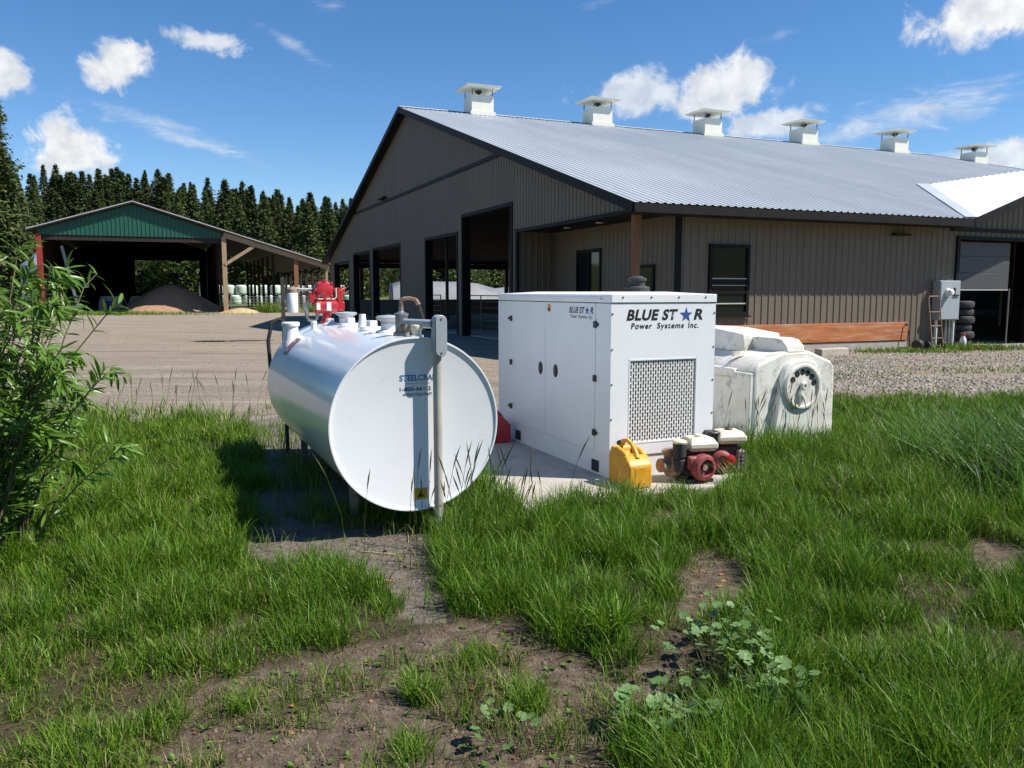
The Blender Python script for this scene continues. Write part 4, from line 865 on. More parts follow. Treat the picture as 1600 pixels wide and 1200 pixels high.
def engine(name, label, loc, rz, kind):
    e = thing(name, label, 'engine', loc, rz, 'small petrol engines on the pad')
    f = MB(); f.loft([[(-.02, -.10, .265), (.20, -.10, .265), (.20, .10, .265), (-.02, .10, .265)], [(-.045, -.125, .29), (.225, -.125, .29), (.225, .125, .29), (-.045, .125, .29)], [(-.045, -.125, .335), (.225, -.125, .335), (.225, .125, .335), (-.045, .125, .335)], [(-.01, -.085, .385), (.19, -.085, .385), (.19, .085, .385), (-.01, .085, .385)]])
    tkk = f.build('fuel_tank', 'cream_paint', e, bevel=.014, seg=3)
    f = MB(); f.lathe([(.034, 0), (.036, .012), (.03, .02), (0, .02)], (.09, .0, .385), n=16); f.build('cap', 'dark_metal' if kind else 'cream_paint', tkk)
    f = MB(); f.box(-.07, .18, -.085, .12, .05, .24); f.box(-.05, .16, -.06, .1, .24, .268)
    for k in range(6): f.box(-.09, .19, -.05, .125, .10 + k * .022, .108 + k * .022)
    f.build('crankcase', 'dark_metal', e, bevel=.004)
    f = MB(); f.box(-.10, .18, -.13, .12, 0, .03); f.box(-.09, -.05, -.1, .1, .03, .06); f.box(.12, .16, -.1, .1, .03, .06); f.build('base_plate', 'dark_metal', e)
    if kind == 0:
        f = MB(); f.lathe([(.108, 0), (.118, .03), (.118, .075), (.102, .10), (.078, .105), (.073, .085), (.07, .05), (0, .05)], (.06, -.085, .135), (.25, -1, 0), 32); sh = f.build('fan_shroud', 'red_faded', e, sharp=45)
        f = MB(); f.lathe([(.075, .052), (.07, .06), (.03, .062), (.028, .085), (0, .085)], (.06, -.085, .14), (.25, -1, 0), 20); f.build('recoil_hub', 'rusty', sh)
        f = MB(); f.box(-.07, .04, -.155, -.08, .12, .235); f.build('shroud_top', 'red_faded', e, bevel=.02)
        f = MB(); f.lathe([(.052, .10), (.055, .12), (.055, .20), (.046, .205), (.046, .225), (.058, .23), (.06, .34), (.055, .345)], (-.12, -.07, 0), n=18); af = f.build('air_cleaner', 'rubber', e)
        f = MB(); f.lathe([(.062, .345), (.064, .36), (.05, .372), (0, .374)], (-.12, -.07, 0), n=18); f.build('lid', 'cream_paint', af)
        f = MB(); f.lathe([(.09, 0), (.105, .03), (.105, .08), (.06, .11), (.05, .16), (.062, .165), (.062, .185), (.035, .19)], (-.10, .02, .13), (-1, -.25, .1), 20); vo = f.build('pump_volute', 'rusty', e)
        f = MB(); f.lathe([(.05, 0), (.05, .06), (.06, .065), (.06, .08)], (-.17, .02, .20), (-.2, 0, 1), 14); f.build('outlet', 'rusty', vo)
    else:
        f = MB(); f.lathe([(.085, 0), (.09, .02), (.09, .06), (.075, .08), (.05, .085), (.045, .07), (0, .07)], (-.01, -.085, .125), (-.15, -1, 0), 28); sh = f.build('fan_shroud', 'red_faded', e, sharp=45)
        f = MB(); f.lathe([(.045, .07), (.045, .11), (.02, .12), (0, .12)], (.055, -.085, .14), (-.1, -1, 0), 16); f.build('recoil_hub', 'red_paint', sh)
        f = MB(); f.box(-.13, -.03, -.09, .06, .25, .38); f.build('air_cleaner', 'black_plastic', e, bevel=.015)
        f = MB()
        for k in range(5):
            f.tube([(.13, -.135, .06 + k * .035), (.21, -.135, .06 + k * .035), (.215, -.05, .06 + k * .035)], .006, 6)
        for k in range(3): f.tube([(.14 + k * .034, -.138, .05), (.14 + k * .034, -.138, .22)], .006, 6)
        f.build('muffler_guard', 'galv', e)
        f = MB(); f.box(.135, .205, -.125, -.04, .06, .21); f.build('muffler', 'rusty', e, bevel=.012)
        f = MB(); f.lathe([(.055, 0), (.06, .02), (.06, .07), (.03, .09)], (-.07, -.03, .12), (-1, -.2, 0), 16); f.build('shaft_housing', 'dark_metal', e)
    return e
engine('pump_engine', 'water pump engine with red recoil shroud and cream fuel tank', pad(1.70, .26), 14, 0)
engine('small_engine', 'small engine with cream tank, black air cleaner and wire muffler guard', pad(2.17, .45), 8, 1)

# ------------------------------------------------------------------ calf hutch in the grass
hu = thing('calf_hutch', 'mouldy white plastic calf hutch with round slotted vent, in tall grass', 'calf hutch', (2.60, 8.68, 0), 23.5)
f = MB(); f.prism([(0, -.03), (.015, .86), (.07, .93), (.40, 1.05), (.76, 1.05), (1.08, .93), (1.135, .86), (1.15, -.03)], 'y', 0, 2.1); f.build('shell', 'hutch_plastic', hu, bevel=.03, seg=3)
f = MB(); f.prism([(-.0, 1.03), (.02, 1.11), (.10, 1.175), (.2, 1.19), (.72, 1.19), (.72, 1.03)], 'x', .44, .70); f.build('ridge_hood', 'hutch_plastic', hu, bevel=.02, seg=3)
f = MB(); f.prism([(.55, 1.02), (.57, 1.22), (1.15, 1.27), (1.85, 1.27), (1.9, 1.02)], 'x', .30, .84); f.build('roof_hatch', 'hutch_plastic', hu, bevel=.018)
f = MB(); f.box(.06, .30, .42, .46, .98, 1.035); f.build('hatch_rib', 'hutch_plastic', hu)
for y0, y1 in ((.02, .34), (.86, 1.12), (1.62, 2.06)):
    f = MB(); f.loft([[(-.045, y0, -.03), (-.045, y1, -.03), (.02, y1 + .02, -.03), (.02, y0 - .0, -.03)], [(-.035, y0, .82), (-.035, y1, .82), (.03, y1 + .02, .84), (.03, y0, .84)]]); f.build('side_rib', 'hutch_plastic', hu, bevel=.012)
f = MB(); f.box(-.038, .03, .30, 1.7, .76, .86); f.build('side_band', 'hutch_plastic', hu, bevel=.015)
f = MB(); f.prism([(.20, -.03), (.27, .45), (.345, .80), (.40, .90), (.50, .965), (.66, .975), (.78, .94), (.85, .85), (.93, .5), (1.0, -.03)], 'y', -.075, .01); f.build('end_bulge', 'hutch_plastic', hu, bevel=.025, seg=3)
f = MB(); f.lathe([(.25, 0), (.25, .022), (.24, .03), (.218, .03), (.211, .02), (.208, -.004)], (.60, -.075, .67), (0, -1, 0), 40, caps=False); vr = f.build('vent_ring', 'hutch_plastic', hu)
f = MB(); f.lathe([(.208, 0), (.208, .006), (0, .008)], (.60, -.075, .67), (0, -1, 0), 40); vd = f.build('vent_disc', 'hutch_plastic', hu)
for a in (14, 40, 66, 92, 120, 150):
    f = MB(); f.lathe([(.034, 0), (.034, .003), (0, .003)], (.60 + .16 * math.cos(R(a)), -.0815, .67 + .16 * math.sin(R(a))), (0, -1, 0), 16); f.build('vent_hole_shade', 'dark_inside', vd)  # black discs colour in the shade of holes; the vent is not pierced
f = MB(); f.lathe([(.042, 0), (.045, .03), (.035, .045), (.022, .045), (.018, .02), (0, .02)], (.60, -.083, .68), (0, -1, 0), 20); f.tube([(.585, -.098, .65), (.555, -.098, .60), (.575, -.098, .56), (.585, -.098, .52), (.55, -.098, .47)], [.026, .024, .03, .024, .014], 8); f.build('vent_handle', 'hutch_plastic', vd)

# ------------------------------------------------------------------ trees
def conifer_meshes(seed, h, width, clumps, droop=.25, sparse=False):
    r = np.random.default_rng(seed); P = []; C = []
    n_br = clumps // 10; t = np.sort(r.uniform(0, 1, n_br) ** 1.15 * (.95 if not sparse else .8) + (.05 if not sparse else .2)) ; base = h * t
    prof = np.clip((1 - t), .0, 1) ** .92 * width * (1 + .16 * np.sin(t * 31 + seed)) * np.where(r.random(n_br) < .12, 1.25, 1) * r.uniform(.45, 1.1, n_br) + .05
    az = r.uniform(0, 2 * np.pi, n_br); vs = []; cs = []
    for k in range(n_br):
        m = 10 if not sparse else 14
        s = np.sqrt(r.uniform(.06, 1, m)) if not sparse else r.uniform(.35, 1.05, m)
        x = np.cos(az[k]) * prof[k] * s; y = np.sin(az[k]) * prof[k] * s; z = base[k] - droop * prof[k] * s ** 1.6 + r.normal(0, .10, m) * (1 + .3 * prof[k])
        c = np.stack([x, y, z], 1) + r.normal(0, .09 * (1 + .4 * prof[k]), (m, 3)); size = (.33 + .08 * h / 18) * r.uniform(.55, 1.2, m) * (1 - .45 * t[k]) * (1.0 if not sparse else .95)
        out = np.stack([np.cos(az[k]) * np.ones(m), np.sin(az[k]) * np.ones(m), -.35 * np.ones(m)], 1) + r.normal(0, .5, (m, 3)); out /= np.linalg.norm(out, axis=1)[:, None]
        sd = np.cross(out, r.normal(0, 1, (m, 3)) * .6 + np.array([0, 0, 1.0])); sd /= np.linalg.norm(sd, axis=1)[:, None] + 1e-6
        a = c - out * size[:, None] * .6; b = c + sd * size[:, None] * .42; d = c + out * size[:, None]; e_ = c - sd * size[:, None] * .42
        vs.append(np.stack([a, b, d, e_], 1).reshape(-1, 3)); col1 = r.uniform(.65, 1.45, m); tint = np.stack([col1 * r.uniform(.9, 1.25, m), col1, col1 * r.uniform(.8, 1.1, m)], 1); cs.append(np.repeat(tint, 4, axis=0))
    V = np.concatenate(vs); Cc = np.concatenate(cs); F = np.arange(len(V)).reshape(-1, 4)
    return V, F, Cc
def make_conifer(name, label, group, seed, h, width, clumps, droop=.25, sparse=False):
    t = thing(name, label, 'tree', (0, 0, 0), 0, group)
    f = MB(); f.tube([(0, 0, -.5), (0, 0, h * .5), (.1, 0, h * .97)], [.018 * h, .012 * h, .02], 7); f.build('trunk', 'bark', t)
    V, F, Cc = conifer_meshes(seed, h, width, clumps, droop, sparse); c = fast_mesh('crown', V, [F], 'needles', Cc); c.parent = t
    return t
flab = 'dark green conifer in the wood on the slope behind the shed'; fgrp = 'conifers of the wood behind the shed'
protos = [make_conifer('conifer', flab, fgrp, 40 + k, 18, w, 6500, dr) for k, (w, dr) in enumerate(((3.9, .3), (4.6, .4), (3.4, .25), (5.1, .45), (4.1, .5)))]
rt = random.Random(11); first = [True] * 5
def put_conifer(x, y, h, k=None, lab=None, grp=None):
    k = rt.randrange(5) if k is None else k; s = h / 18; sw = s * rt.uniform(.85, 1.15); loc = (x, y, float(hill(x, y)) - .2); rz = rt.uniform(0, 6.28); sw *= rt.uniform(.95, 1.7)
    if first[k]:
        first[k] = False; protos[k].location = loc; protos[k].scale = (sw, sw, s); protos[k].rotation_euler = (0, 0, rz)
    else: copy_tree(protos[k], loc, rz, scale=(sw, sw, s), label=lab, group=grp)
for i, y in enumerate((118, 130, 144, 160, 180)):
    u = -.69
    while u < -.155:
        x = u * y; px = 800 + 1270 * u
        vt = np.interp(px, [-80, 215, 330, 430, 560], [262, 266, 283, 300, 316]) + abs(rt.gauss(0, 14)) - 3
        ztop = 1.7 + (456 - vt) / 1270 * y * 1.0; full = ztop - float(hill(x, y))
        h = full * (1 if i == 4 else .95) if i >= 3 else min(full * 1.02, rt.uniform(12.5, 18.5) * (1 if i else .9))
        put_conifer(x, y + rt.uniform(-5, 5), max(9, h)); u += (rt.uniform(2.2, 4.0) if i < 3 else rt.uniform(1.1, 2.2)) / y
for k in range(22):      # wood beyond the barn
    y = rt.uniform(128, 160); u = -.15 + k * .0085 + rt.uniform(-.004, .004); put_conifer(u * y, y, rt.uniform(11, 17), None, 'dark conifer standing beyond the open side of the barn', 'conifers beyond the barn')
bigfir = make_conifer('fir_tree', 'tall loose-limbed fir rising above the wood, left of the shed', None, 91, 25.5, 4.8, 17000, .18, True); bigfir.location = (-52.6, 84, 0)
fir2 = make_conifer('fir_tree', 'broad dark fir standing below the tall loose-limbed fir', None, 93, 14.5, 4.2, 9000, .4, False); fir2.location = (-55.0, 92, 0)
def broad_tree(name, label, loc, h, rad, n, seed, group=None):
    t = thing(name, label, 'tree' if 'tree' in name else 'bush', loc, 0, group); r = np.random.default_rng(seed)
    f = MB(); f.tube([(0, 0, -.3), (.1, 0, h * .45), (0, .1, h * .8)], [.03 * h, .02 * h, .03], 7)
    for k in range(5): a = k * 1.3; f.tube([(0, 0, h * (.25 + .08 * k)), (rad * .6 * math.cos(a), rad * .6 * math.sin(a), h * (.5 + .08 * k))], [.012 * h, .01], 5)
    f.build('trunk', 'bark', t)
    lob = r.normal(0, 1, (9, 3)); lob /= np.linalg.norm(lob, axis=1)[:, None]; lob = lob * np.array([rad * .55, rad * .55, h * .28]) + np.array([0, 0, h * .6])
    li = r.integers(0, 9, n); d = r.normal(0, 1, (n, 3)); d /= np.linalg.norm(d, axis=1)[:, None]; c = lob[li] + d * (r.uniform(.35, 1, n) ** .5)[:, None] * np.array([rad * .5, rad * .5, h * .24])
    o = r.normal(0, 1, (n, 3)); o /= np.linalg.norm(o, axis=1)[:, None]; s = np.cross(o, r.normal(0, 1, (n, 3))); s /= np.linalg.norm(s, axis=1)[:, None]; sz = r.uniform(.14, .34, n)[:, None] * (.6 + h / 12)
    V = np.stack([c - o * sz, c + s * sz * .5, c + o * sz, c - s * sz * .5], 1).reshape(-1, 3); q = r.uniform(.6, 1.4, n); Cc = np.repeat(np.stack([q, q, q * .9], 1), 4, axis=0)
    cr_ = fast_mesh('crown', V, [np.arange(4 * n).reshape(-1, 4)], 'leaves', Cc); cr_.parent = t; return t
blab = ['pale green broadleaf bush growing behind the barn, beyond its open side', 'round leafy tree framed by the back opening of the shed']
for k, (x, y, h, rd_) in enumerate(((-13.5, 100, 6, 4), (-5.5, 104, 5, 3.4), (-19, 104, 4.5, 3), (2, 108, 5.5, 3.6))):
    broad_tree('leafy_bush', blab[0], (x, y, float(hill(x, y))), h, rd_, 1500, 70 + k, 'bushes behind the barn')
broad_tree('leafy_tree', blab[1], (-45.5, 112, float(hill(-45.5, 112))), 9, 4.5, 2600, 81)

# ------------------------------------------------------------------ willow bush at the left
wb = thing('willow_bush', 'bright green willow bush with narrow leaves beside the yard', 'bush', (-3.45, 4.95, 0), 0)
rw = random.Random(21); f = MB(); leafs = []
def leaf_mesh(seed, l=.12, w=.02):
    r = random.Random(seed); b = r.uniform(.1, .35); pts = []; n = 5
    for i in range(n + 1):
        s = i / n; ww = w * math.sin(math.pi * min(1, s * .92 + .06)) ** .8 * (1 if i < n else 0); z = -b * l * s * s
        pts.append(((-ww / 2, s * l, z + ww * .18), (0, s * l, z), (ww / 2, s * l, z + ww * .18)))
    vs = [p for t in pts for p in t]; fs = []
    for i in range(n):
        for j in (0, 1): fs.append((i * 3 + j, i * 3 + j + 1, i * 3 + j + 4, i * 3 + j + 3))
    return vs, fs
LM = [leaf_mesh(k, .125 + .02 * k, .020 + .003 * k) for k in range(3)]
LMD = []
for vs, fs in LM:
    me = bpy.data.meshes.new('leaf'); me.from_pydata(vs, [], fs); me.materials.append(M['willow_leaf']); me.polygons.foreach_set('use_smooth', [True] * len(fs)); LMD.append(me)
for s in range(175):
    az = rw.uniform(-math.pi, math.pi); spread = rw.uniform(.1, 1.0); hgt = rw.uniform(.6, 2.35) * (1 - .28 * spread)
    spread = min(spread, .35 + .45 * hgt)
    bx, by = rw.uniform(-.3, .3), rw.uniform(-.35, .35); ex_, ey = bx + math.cos(az) * spread * .92, by + math.sin(az) * spread * .9
    pts = [Vector((bx, by, -.05)), Vector((bx * .7 + ex_ * .3, by * .7 + ey * .3, hgt * .4)), Vector((bx * .3 + ex_ * .7, by * .3 + ey * .7, hgt * .78)), Vector((ex_, ey, hgt)), Vector((ex_ * 1.12, ey * 1.12, hgt + (.10 if rw.random() < .6 else -.08)))]
    f.tube(pts, [.011, .008, .006, .004, .002], 5)
    for k in range(46):
        t = rw.uniform(.10, 1) * 4; i = min(3, int(t)); p = pts[i].lerp(pts[i + 1], t - i); d = (pts[i + 1] - pts[i]).normalized()
        o = Vector((rw.gauss(0, 1), rw.gauss(0, 1), rw.gauss(0, .6))); o = (o - d * o.dot(d)).normalized(); out = (o * .95 + d * .75 + Vector((0, 0, -.12))).normalized()
        q = out.to_track_quat('Y', 'Z'); mt = Matrix.Translation(p) @ q.to_matrix().to_4x4() @ Matrix.Rotation(rw.gauss(0, .6), 4, 'Y') @ Matrix.Scale(rw.uniform(.6, 1.1), 4)
        leafs.append((mt, rw.randrange(3)))
f.build('stems', 'willow_stem', wb, fix=False)
leafs.sort(key=lambda m: -(m[0].translation.x) + .4 * m[0].translation.y)
for mt, k in leafs[:290]:
    o = bpy.data.objects.new('leaf', LMD[k]); col.objects.link(o); o.parent = wb; o.matrix_local = mt
f = MB()
for mt, k in leafs[290:]: f.add([mt @ Vector(v) for v in LM[k][0]], LM[k][1])
fo = f.build('foliage', 'willow_leaf', wb, fix=False, sharp=180); fo['kind'] = 'stuff'

# ------------------------------------------------------------------ grass
GREEN = np.array([[.112, .222, .013], [.150, .275, .018], [.078, .172, .014], [.200, .305, .028], [.130, .245, .014]]); DRY = np.array([[.32, .27, .10], [.40, .33, .15], [.24, .24, .07]])
def blades(x, y, h, w, dry, seed, bend=(.15, .85), blue=None, lean=None):
    r = np.random.default_rng(seed); n = len(x); z = ground_z(x, y) - .012
    u, v = slab_uv(x, y)
    az = r.uniform(0, 2 * np.pi, n); b = r.uniform(*bend, n) * h; dx, dy = np.cos(az) * b, np.sin(az) * b
    if lean is not None: dx = dx + lean[0] * h; dy = dy + lean[1] * h
    ta = az + r.normal(np.pi / 2, .6, n); tx, ty = np.cos(ta) * w / 2, np.sin(ta) * w / 2
    V = np.zeros((n, 7, 3), np.float32); droop = np.clip(np.hypot(dx, dy) / h - .45, 0, .6)
    for i, (s, ww) in enumerate(((0, .8), (.38, 1.0), (.75, .72))):
        cx, cy, cz = x + dx * s ** 1.9, y + dy * s ** 1.9, z + h * (s - droop * s ** 3 * .7)
        V[:, 2 * i, 0] = cx - tx * ww; V[:, 2 * i, 1] = cy - ty * ww; V[:, 2 * i, 2] = cz
        V[:, 2 * i + 1, 0] = cx + tx * ww; V[:, 2 * i + 1, 1] = cy + ty * ww; V[:, 2 * i + 1, 2] = cz
    V[:, 6, 0] = x + dx; V[:, 6, 1] = y + dy; V[:, 6, 2] = z + h * (1 - droop * .7)
    c = GREEN[r.integers(0, 5, n)] * r.uniform(.65, 1.25, (n, 1)); d = r.random(n) < dry; c[d] = DRY[r.integers(0, 3, d.sum())] * r.uniform(.7, 1.2, (d.sum(), 1))
    if blue is not None: c = np.where(blue[:, None], c * np.array([.9, .95, 2.2]), c)
    o = (np.arange(n) * 7)[:, None]; Q = np.concatenate([o + np.array([[0, 1, 3, 2]]), o + np.array([[2, 3, 5, 4]])]); T = o + np.array([[4, 5, 6]])
    return V.reshape(-1, 3), Q, T, np.repeat(c, 7, axis=0)
def grass_field(name, label, parts, kindlabel):
    Vs, Qs, Ts, Cs = [], [], [], []; off = 0
    for V, Q, T, C_ in parts: Vs.append(V); Qs.append(Q + off); Ts.append(T + off); Cs.append(C_); off += len(V)
    o = fast_mesh(name, np.concatenate(Vs), [np.concatenate(Qs), np.concatenate(Ts)], 'blade', np.concatenate(Cs)); return tag(o, label, kindlabel, kind='stuff')
def sample(y0, y1, dens, seed):
    r = np.random.default_rng(seed); xa, xb = -.72 * y1 - .6, .72 * y1 + .6; n = int((xb - xa) * (y1 - y0) * dens)
    x = r.uniform(xa, xb, n); y = r.uniform(y0, y1, n); k = np.abs(x) < .72 * y + .6; x, y = x[k], y[k]
    wx, wy = warp(x, y); bare = inpoly(wx, wy, SAND) | inpoly(wx, wy, DIRT) | inpoly(wx, wy, DIRT2) | inpoly(wx, wy, DIRT3) | inpoly(wx, wy, LBARE)
    soft = np.zeros(len(x))
    for q in range(8):
        jx, jy = wx + .17 * math.cos(q * .785 + .3) * (.5 + .5 * (q % 2)), wy + .17 * math.sin(q * .785 + .3) * (.5 + .5 * (q % 2)); soft += (inpoly(jx, jy, SAND) | inpoly(jx, jy, DIRT) | inpoly(jx, jy, DIRT2) | inpoly(jx, jy, DIRT3) | inpoly(jx, jy, LBARE)) / 8
    under = inpoly(x, y, UNDER); u, v = slab_uv(x, y); fu = (fbm(x * 3, y * 3, 31) - .5) * .5
    onslab = (u > .06 + fu * .5) & (u < 2.38 + fu) & (v > .10 + fu * .7) & (v < 3.65)
    tuft = fbm(x * 4.5, y * 4.5, 41); patch = fbm(x * .9, y * .9, 43)
    p = (.14 + 1.2 * sstep(.34, .60, tuft)) * (.55 + .75 * sstep(.3, .6, fbm(x * 13, y * 13, 47))) * (1 - .75 * soft)
    left = sstep(-.3, -1.6, x)                                   # trodden, dry grass in the left foreground
    worn = left * sstep(4.9, 3.0, y) * .85; p = p * (1 - .15 * worn) + .12 * worn; p = np.where(bare, .05 + .24 * sstep(.52, .64, tuft), p); p = np.where(inpoly(wx, wy, SAND), .012 + .05 * (tuft > .6), p); p *= 1 - .75 * np.exp(-(((x - .66) / .22) ** 2 + ((y - 3.0) / .2) ** 2)) - .6 * np.exp(-(((x - .95) / .2) ** 2 + ((y - 3.5) / .22) ** 2))
    p = np.where(under, .05 + .25 * (tuft > .60) + .6 * (y < 6.0 + .2 * tuft) * (x > -1.5), p); p = np.where(onslab, .0, p)
    edge = yard_edge(x); p *= sstep(.25, -.5, y - edge) + .10 * sstep(1.6, 0, y - edge) * (tuft > .55)
    # body of the hutch and generator
    hx = (x - 2.60) * r235[0] + (y - 8.68) * r235[1]; hy = -(x - 2.60) * r235[1] + (y - 8.68) * r235[0]; p = np.where((hx > -.03) & (hx < 1.18) & (hy > -.07) & (hy < 2.15), 0, p)
    dryness = .03 + .24 * worn + .10 * sstep(.55, .75, patch) + .35 * sstep(-.7, .1, y - edge) * (x > 0) + .35 * bare
    keep = r.random(len(x)) < p; x, y, tuft, patch, worn, dryness, bare, under, edge, soft = (a[keep] for a in (x, y, tuft, patch, worn, dryness, bare, under, edge, soft))
    h = .12 + .20 * sstep(.30, .75, tuft) + .07 * sstep(.4, .7, patch)
    h *= .86 * (1 - .55 * worn); h *= np.where(x < -1.2, .95, 1); h = np.where(bare, h * (.34 + .3 * sstep(.52, .64, tuft)), h * (1 - .45 * soft)); h = np.where(under & (y < 6.2), h * .6, h); h *= 1 - .35 * np.exp(-(((x - 1.0) / .9) ** 2 + ((y - .4 * (x - 1.0) - 6.15) / .35) ** 2))
    hump = np.exp(-(((x + 4.0) / .55) ** 2 + ((y - 10.5) / .6) ** 2)); h *= 1 + 1.0 * hump
    h *= 1 + .65 * np.exp(-(((x - 2.55) / .7) ** 2 + ((y - 8.0) / .55) ** 2)) + .55 * np.exp(-(((x - .1) / .5) ** 2 + ((y - 5.45) / .45) ** 2)) + .6 * sstep(3.6, 5.2, x) * sstep(4.5, 5.5, y) * sstep(9.5, 8, y)
    h *= np.where(y - edge > -.9, .62, 1)
    h *= r.uniform(.45, 1.2, len(x)) * .92
    return x, y, h, dryness
parts = []
for i, (y0, y1, dens, w) in enumerate(((1.6, 3.2, 9000, .0042), (3.2, 4.6, 8000, .0046), (4.6, 6.2, 6400, .0052), (6.2, 8.2, 4600, .0062), (8.2, 10.6, 2900, .0078), (10.6, 14.6, 1500, .0098))):
    x, y, h, dr = sample(y0, y1, dens, 100 + i)
    r = np.random.default_rng(300 + i); parts.append(blades(x, y, h, w * r.uniform(.6, 1.35, len(x)), dr, 200 + i))
    if y0 < 8:      # flattened dead thatch between the living blades
        k = r.random(len(x)) < (.18 + .22 * (x < -.8) * (y < 5)); parts.append(blades(x[k] + r.normal(0, .02, k.sum()), y[k] + r.normal(0, .02, k.sum()), r.uniform(.02, .05, k.sum()), w * r.uniform(.5, 1.0, k.sum()), np.full(k.sum(), .8), 260 + i, (1.2, 3.2)))
grass_field('grass', 'green meadow grass growing round the tank and pad', parts, 'grass')
# tall grass at the right edge, bluish and arching
r = np.random.default_rng(55); n = 2600; cxs = r.normal(4.75, .45, n); cys = r.normal(7.3, .75, n); hh = r.uniform(.35, .75, n)
grass_field('tall_grass', 'tall arching blue-green grass clump at the meadow edge', [blades(cxs, cys, hh, r.uniform(.006, .010, n), .06, 56, (.3, .9), np.ones(n, bool), (-.25, -.1))], 'grass')
# sparse far verges by the barn wall and shed
parts = []; r = np.random.default_rng(66)
for cx, cy, sx, sy, n, hh in [(*bl(8.9, .1)[:2], .9, .25, 900, .16), (*bl(11.4, .1)[:2], .8, .25, 1100, .24), (*bl(12.6, .0)[:2], .7, .2, 600, .12), (*sp(3, -1.6)[:2], 4.2, 1.2, 3500, .30), (*sp(16.5, -1.0)[:2], .6, .4, 500, .9), (*sp(20.0, -1.5)[:2], .7, .4, 300, .7), (10.5, 17.5, 1.6, .6, 700, .08), (6.4, 16.2, 1.0, .4, 400, .07), (-7.5, 10.6, 1.5, .6, 3000, .22)]:
    parts.append(blades(r.normal(cx, sx, n), r.normal(cy, sy, n), hh * r.uniform(.4, 1.2, n), np.full(n, .012 + .0003 * cy), .15, int(cx * 10) % 997))
grass_field('verge_grass', 'sparse grass growing in the gravel along the buildings', parts, 'grass')

# seed-head stalks by the tank and the hutch
parts = []; r = np.random.default_rng(77); sv_ = []; sf = []; sc_ = []; base = 0
for cx, cy, sx, sy, n in ((-.35, 5.28, .28, .10, 26), (.05, 5.45, .22, .12, 16), (3.2, 8.62, .35, .12, 26), (-4.2, 10.4, .6, .3, 26), (2.2, 8.2, .3, .2, 10)):
    for k in range(n):
        x, y = r.normal(cx, sx), r.normal(cy, sy); h = r.uniform(.42, .78); a = r.uniform(0, 6.28); b = r.uniform(.05, .35) * h; z = float(ground_z(x, y)); w = .0022
        pts = [(x + math.cos(a) * b * s * s, y + math.sin(a) * b * s * s, z + h * s) for s in (0, .4, .75, .82, .9, 1.0)]; ws = [w, w, w * .8, w * 2.6, w * 3.0, w * .3]
        for (px_, py_, pz_), ww in zip(pts, ws): sv_ += [(px_ - ww, py_, pz_), (px_ + ww * .5, py_ - ww * .87, pz_), (px_ + ww * .5, py_ + ww * .87, pz_)]
        for i in range(5):
            for j in range(3): sf.append((base + i * 3 + j, base + i * 3 + (j + 1) % 3, base + i * 3 + 3 + (j + 1) % 3, base + i * 3 + 3 + j))
        sc_ += [(.10, .17, .04)] * 9 + [(.17, .17, .075)] * 9; base += 18
o = fast_mesh('seed_grass', np.array(sv_), [np.array(sf)], 'blade', np.array(sc_)); tag(o, 'thin flowering grass stalks in front of the tank and hutch', 'grass', kind='stuff')

# tufts, weeds, twigs, chips and stones on the bare earth
tl = ['round fine-bladed grass tuft on the bare earth in front of the sandy patch', 'dense low grass tuft beside the mallow seedlings', 'wide-bladed grass clump spreading over the dark earth', 'small grass tuft at the edge of the trodden grass', 'soft grass tuft between the sandy patch and the earth', 'ragged grass tuft in the bare soil beside the mallow']
for k, (x, y, rad, n, h, w) in enumerate(((-.38, 3.27, .12, 420, .15, .0032), (.07, 3.20, .12, 420, .15, .0034), (.47, 3.80, .13, 130, .24, .009), (-1.10, 3.15, .08, 160, .11, .004), (-.16, 3.62, .12, 300, .11, .0032), (-.38, 2.86, .12, 200, .12, .004))):
    r = np.random.default_rng(500 + k); a = r.uniform(0, 6.28, n); q = rad * np.sqrt(r.random(n)) * .7; xx, yy = x + q * np.cos(a), y + q * np.sin(a)
    V, Q, T, C_ = blades(xx, yy, h * r.uniform(.55, 1.1, n), np.full(n, w), .04, 520 + k, (.3, 1.0)); o = fast_mesh('grass_tuft', V, [Q, T], 'blade', C_ * 1.12); tag(o, tl[k], 'grass tuft', 'grass tufts on the bare earth')
me = bpy.data.meshes.new('mallow_leaf'); vs = [(0, 0, 0)]; nl = 21
for k in range(nl):
    t = R(-160 + 320 * k / (nl - 1)); rr = 1 + .10 * math.cos(t * 7 * .9); vs.append((rr * math.sin(t), rr * math.cos(t), .16 * rr + .06 * math.sin(t * 7)))
me.from_pydata(vs, [], [(0, i + 1, i) for i in range(1, nl)]); me.materials.append(M['mallow_leaf']); me.polygons.foreach_set('use_smooth', [True] * len(me.polygons))
ml = ['spreading mallow weed with round lobed leaves on the dark earth', 'mallow weed with many pale lobed leaves against the tall grass', 'small mallow weed beside the dense low tuft', 'mallow weed climbing into the tall grass edge', 'lone broad mallow leaf cluster under the tall grass']
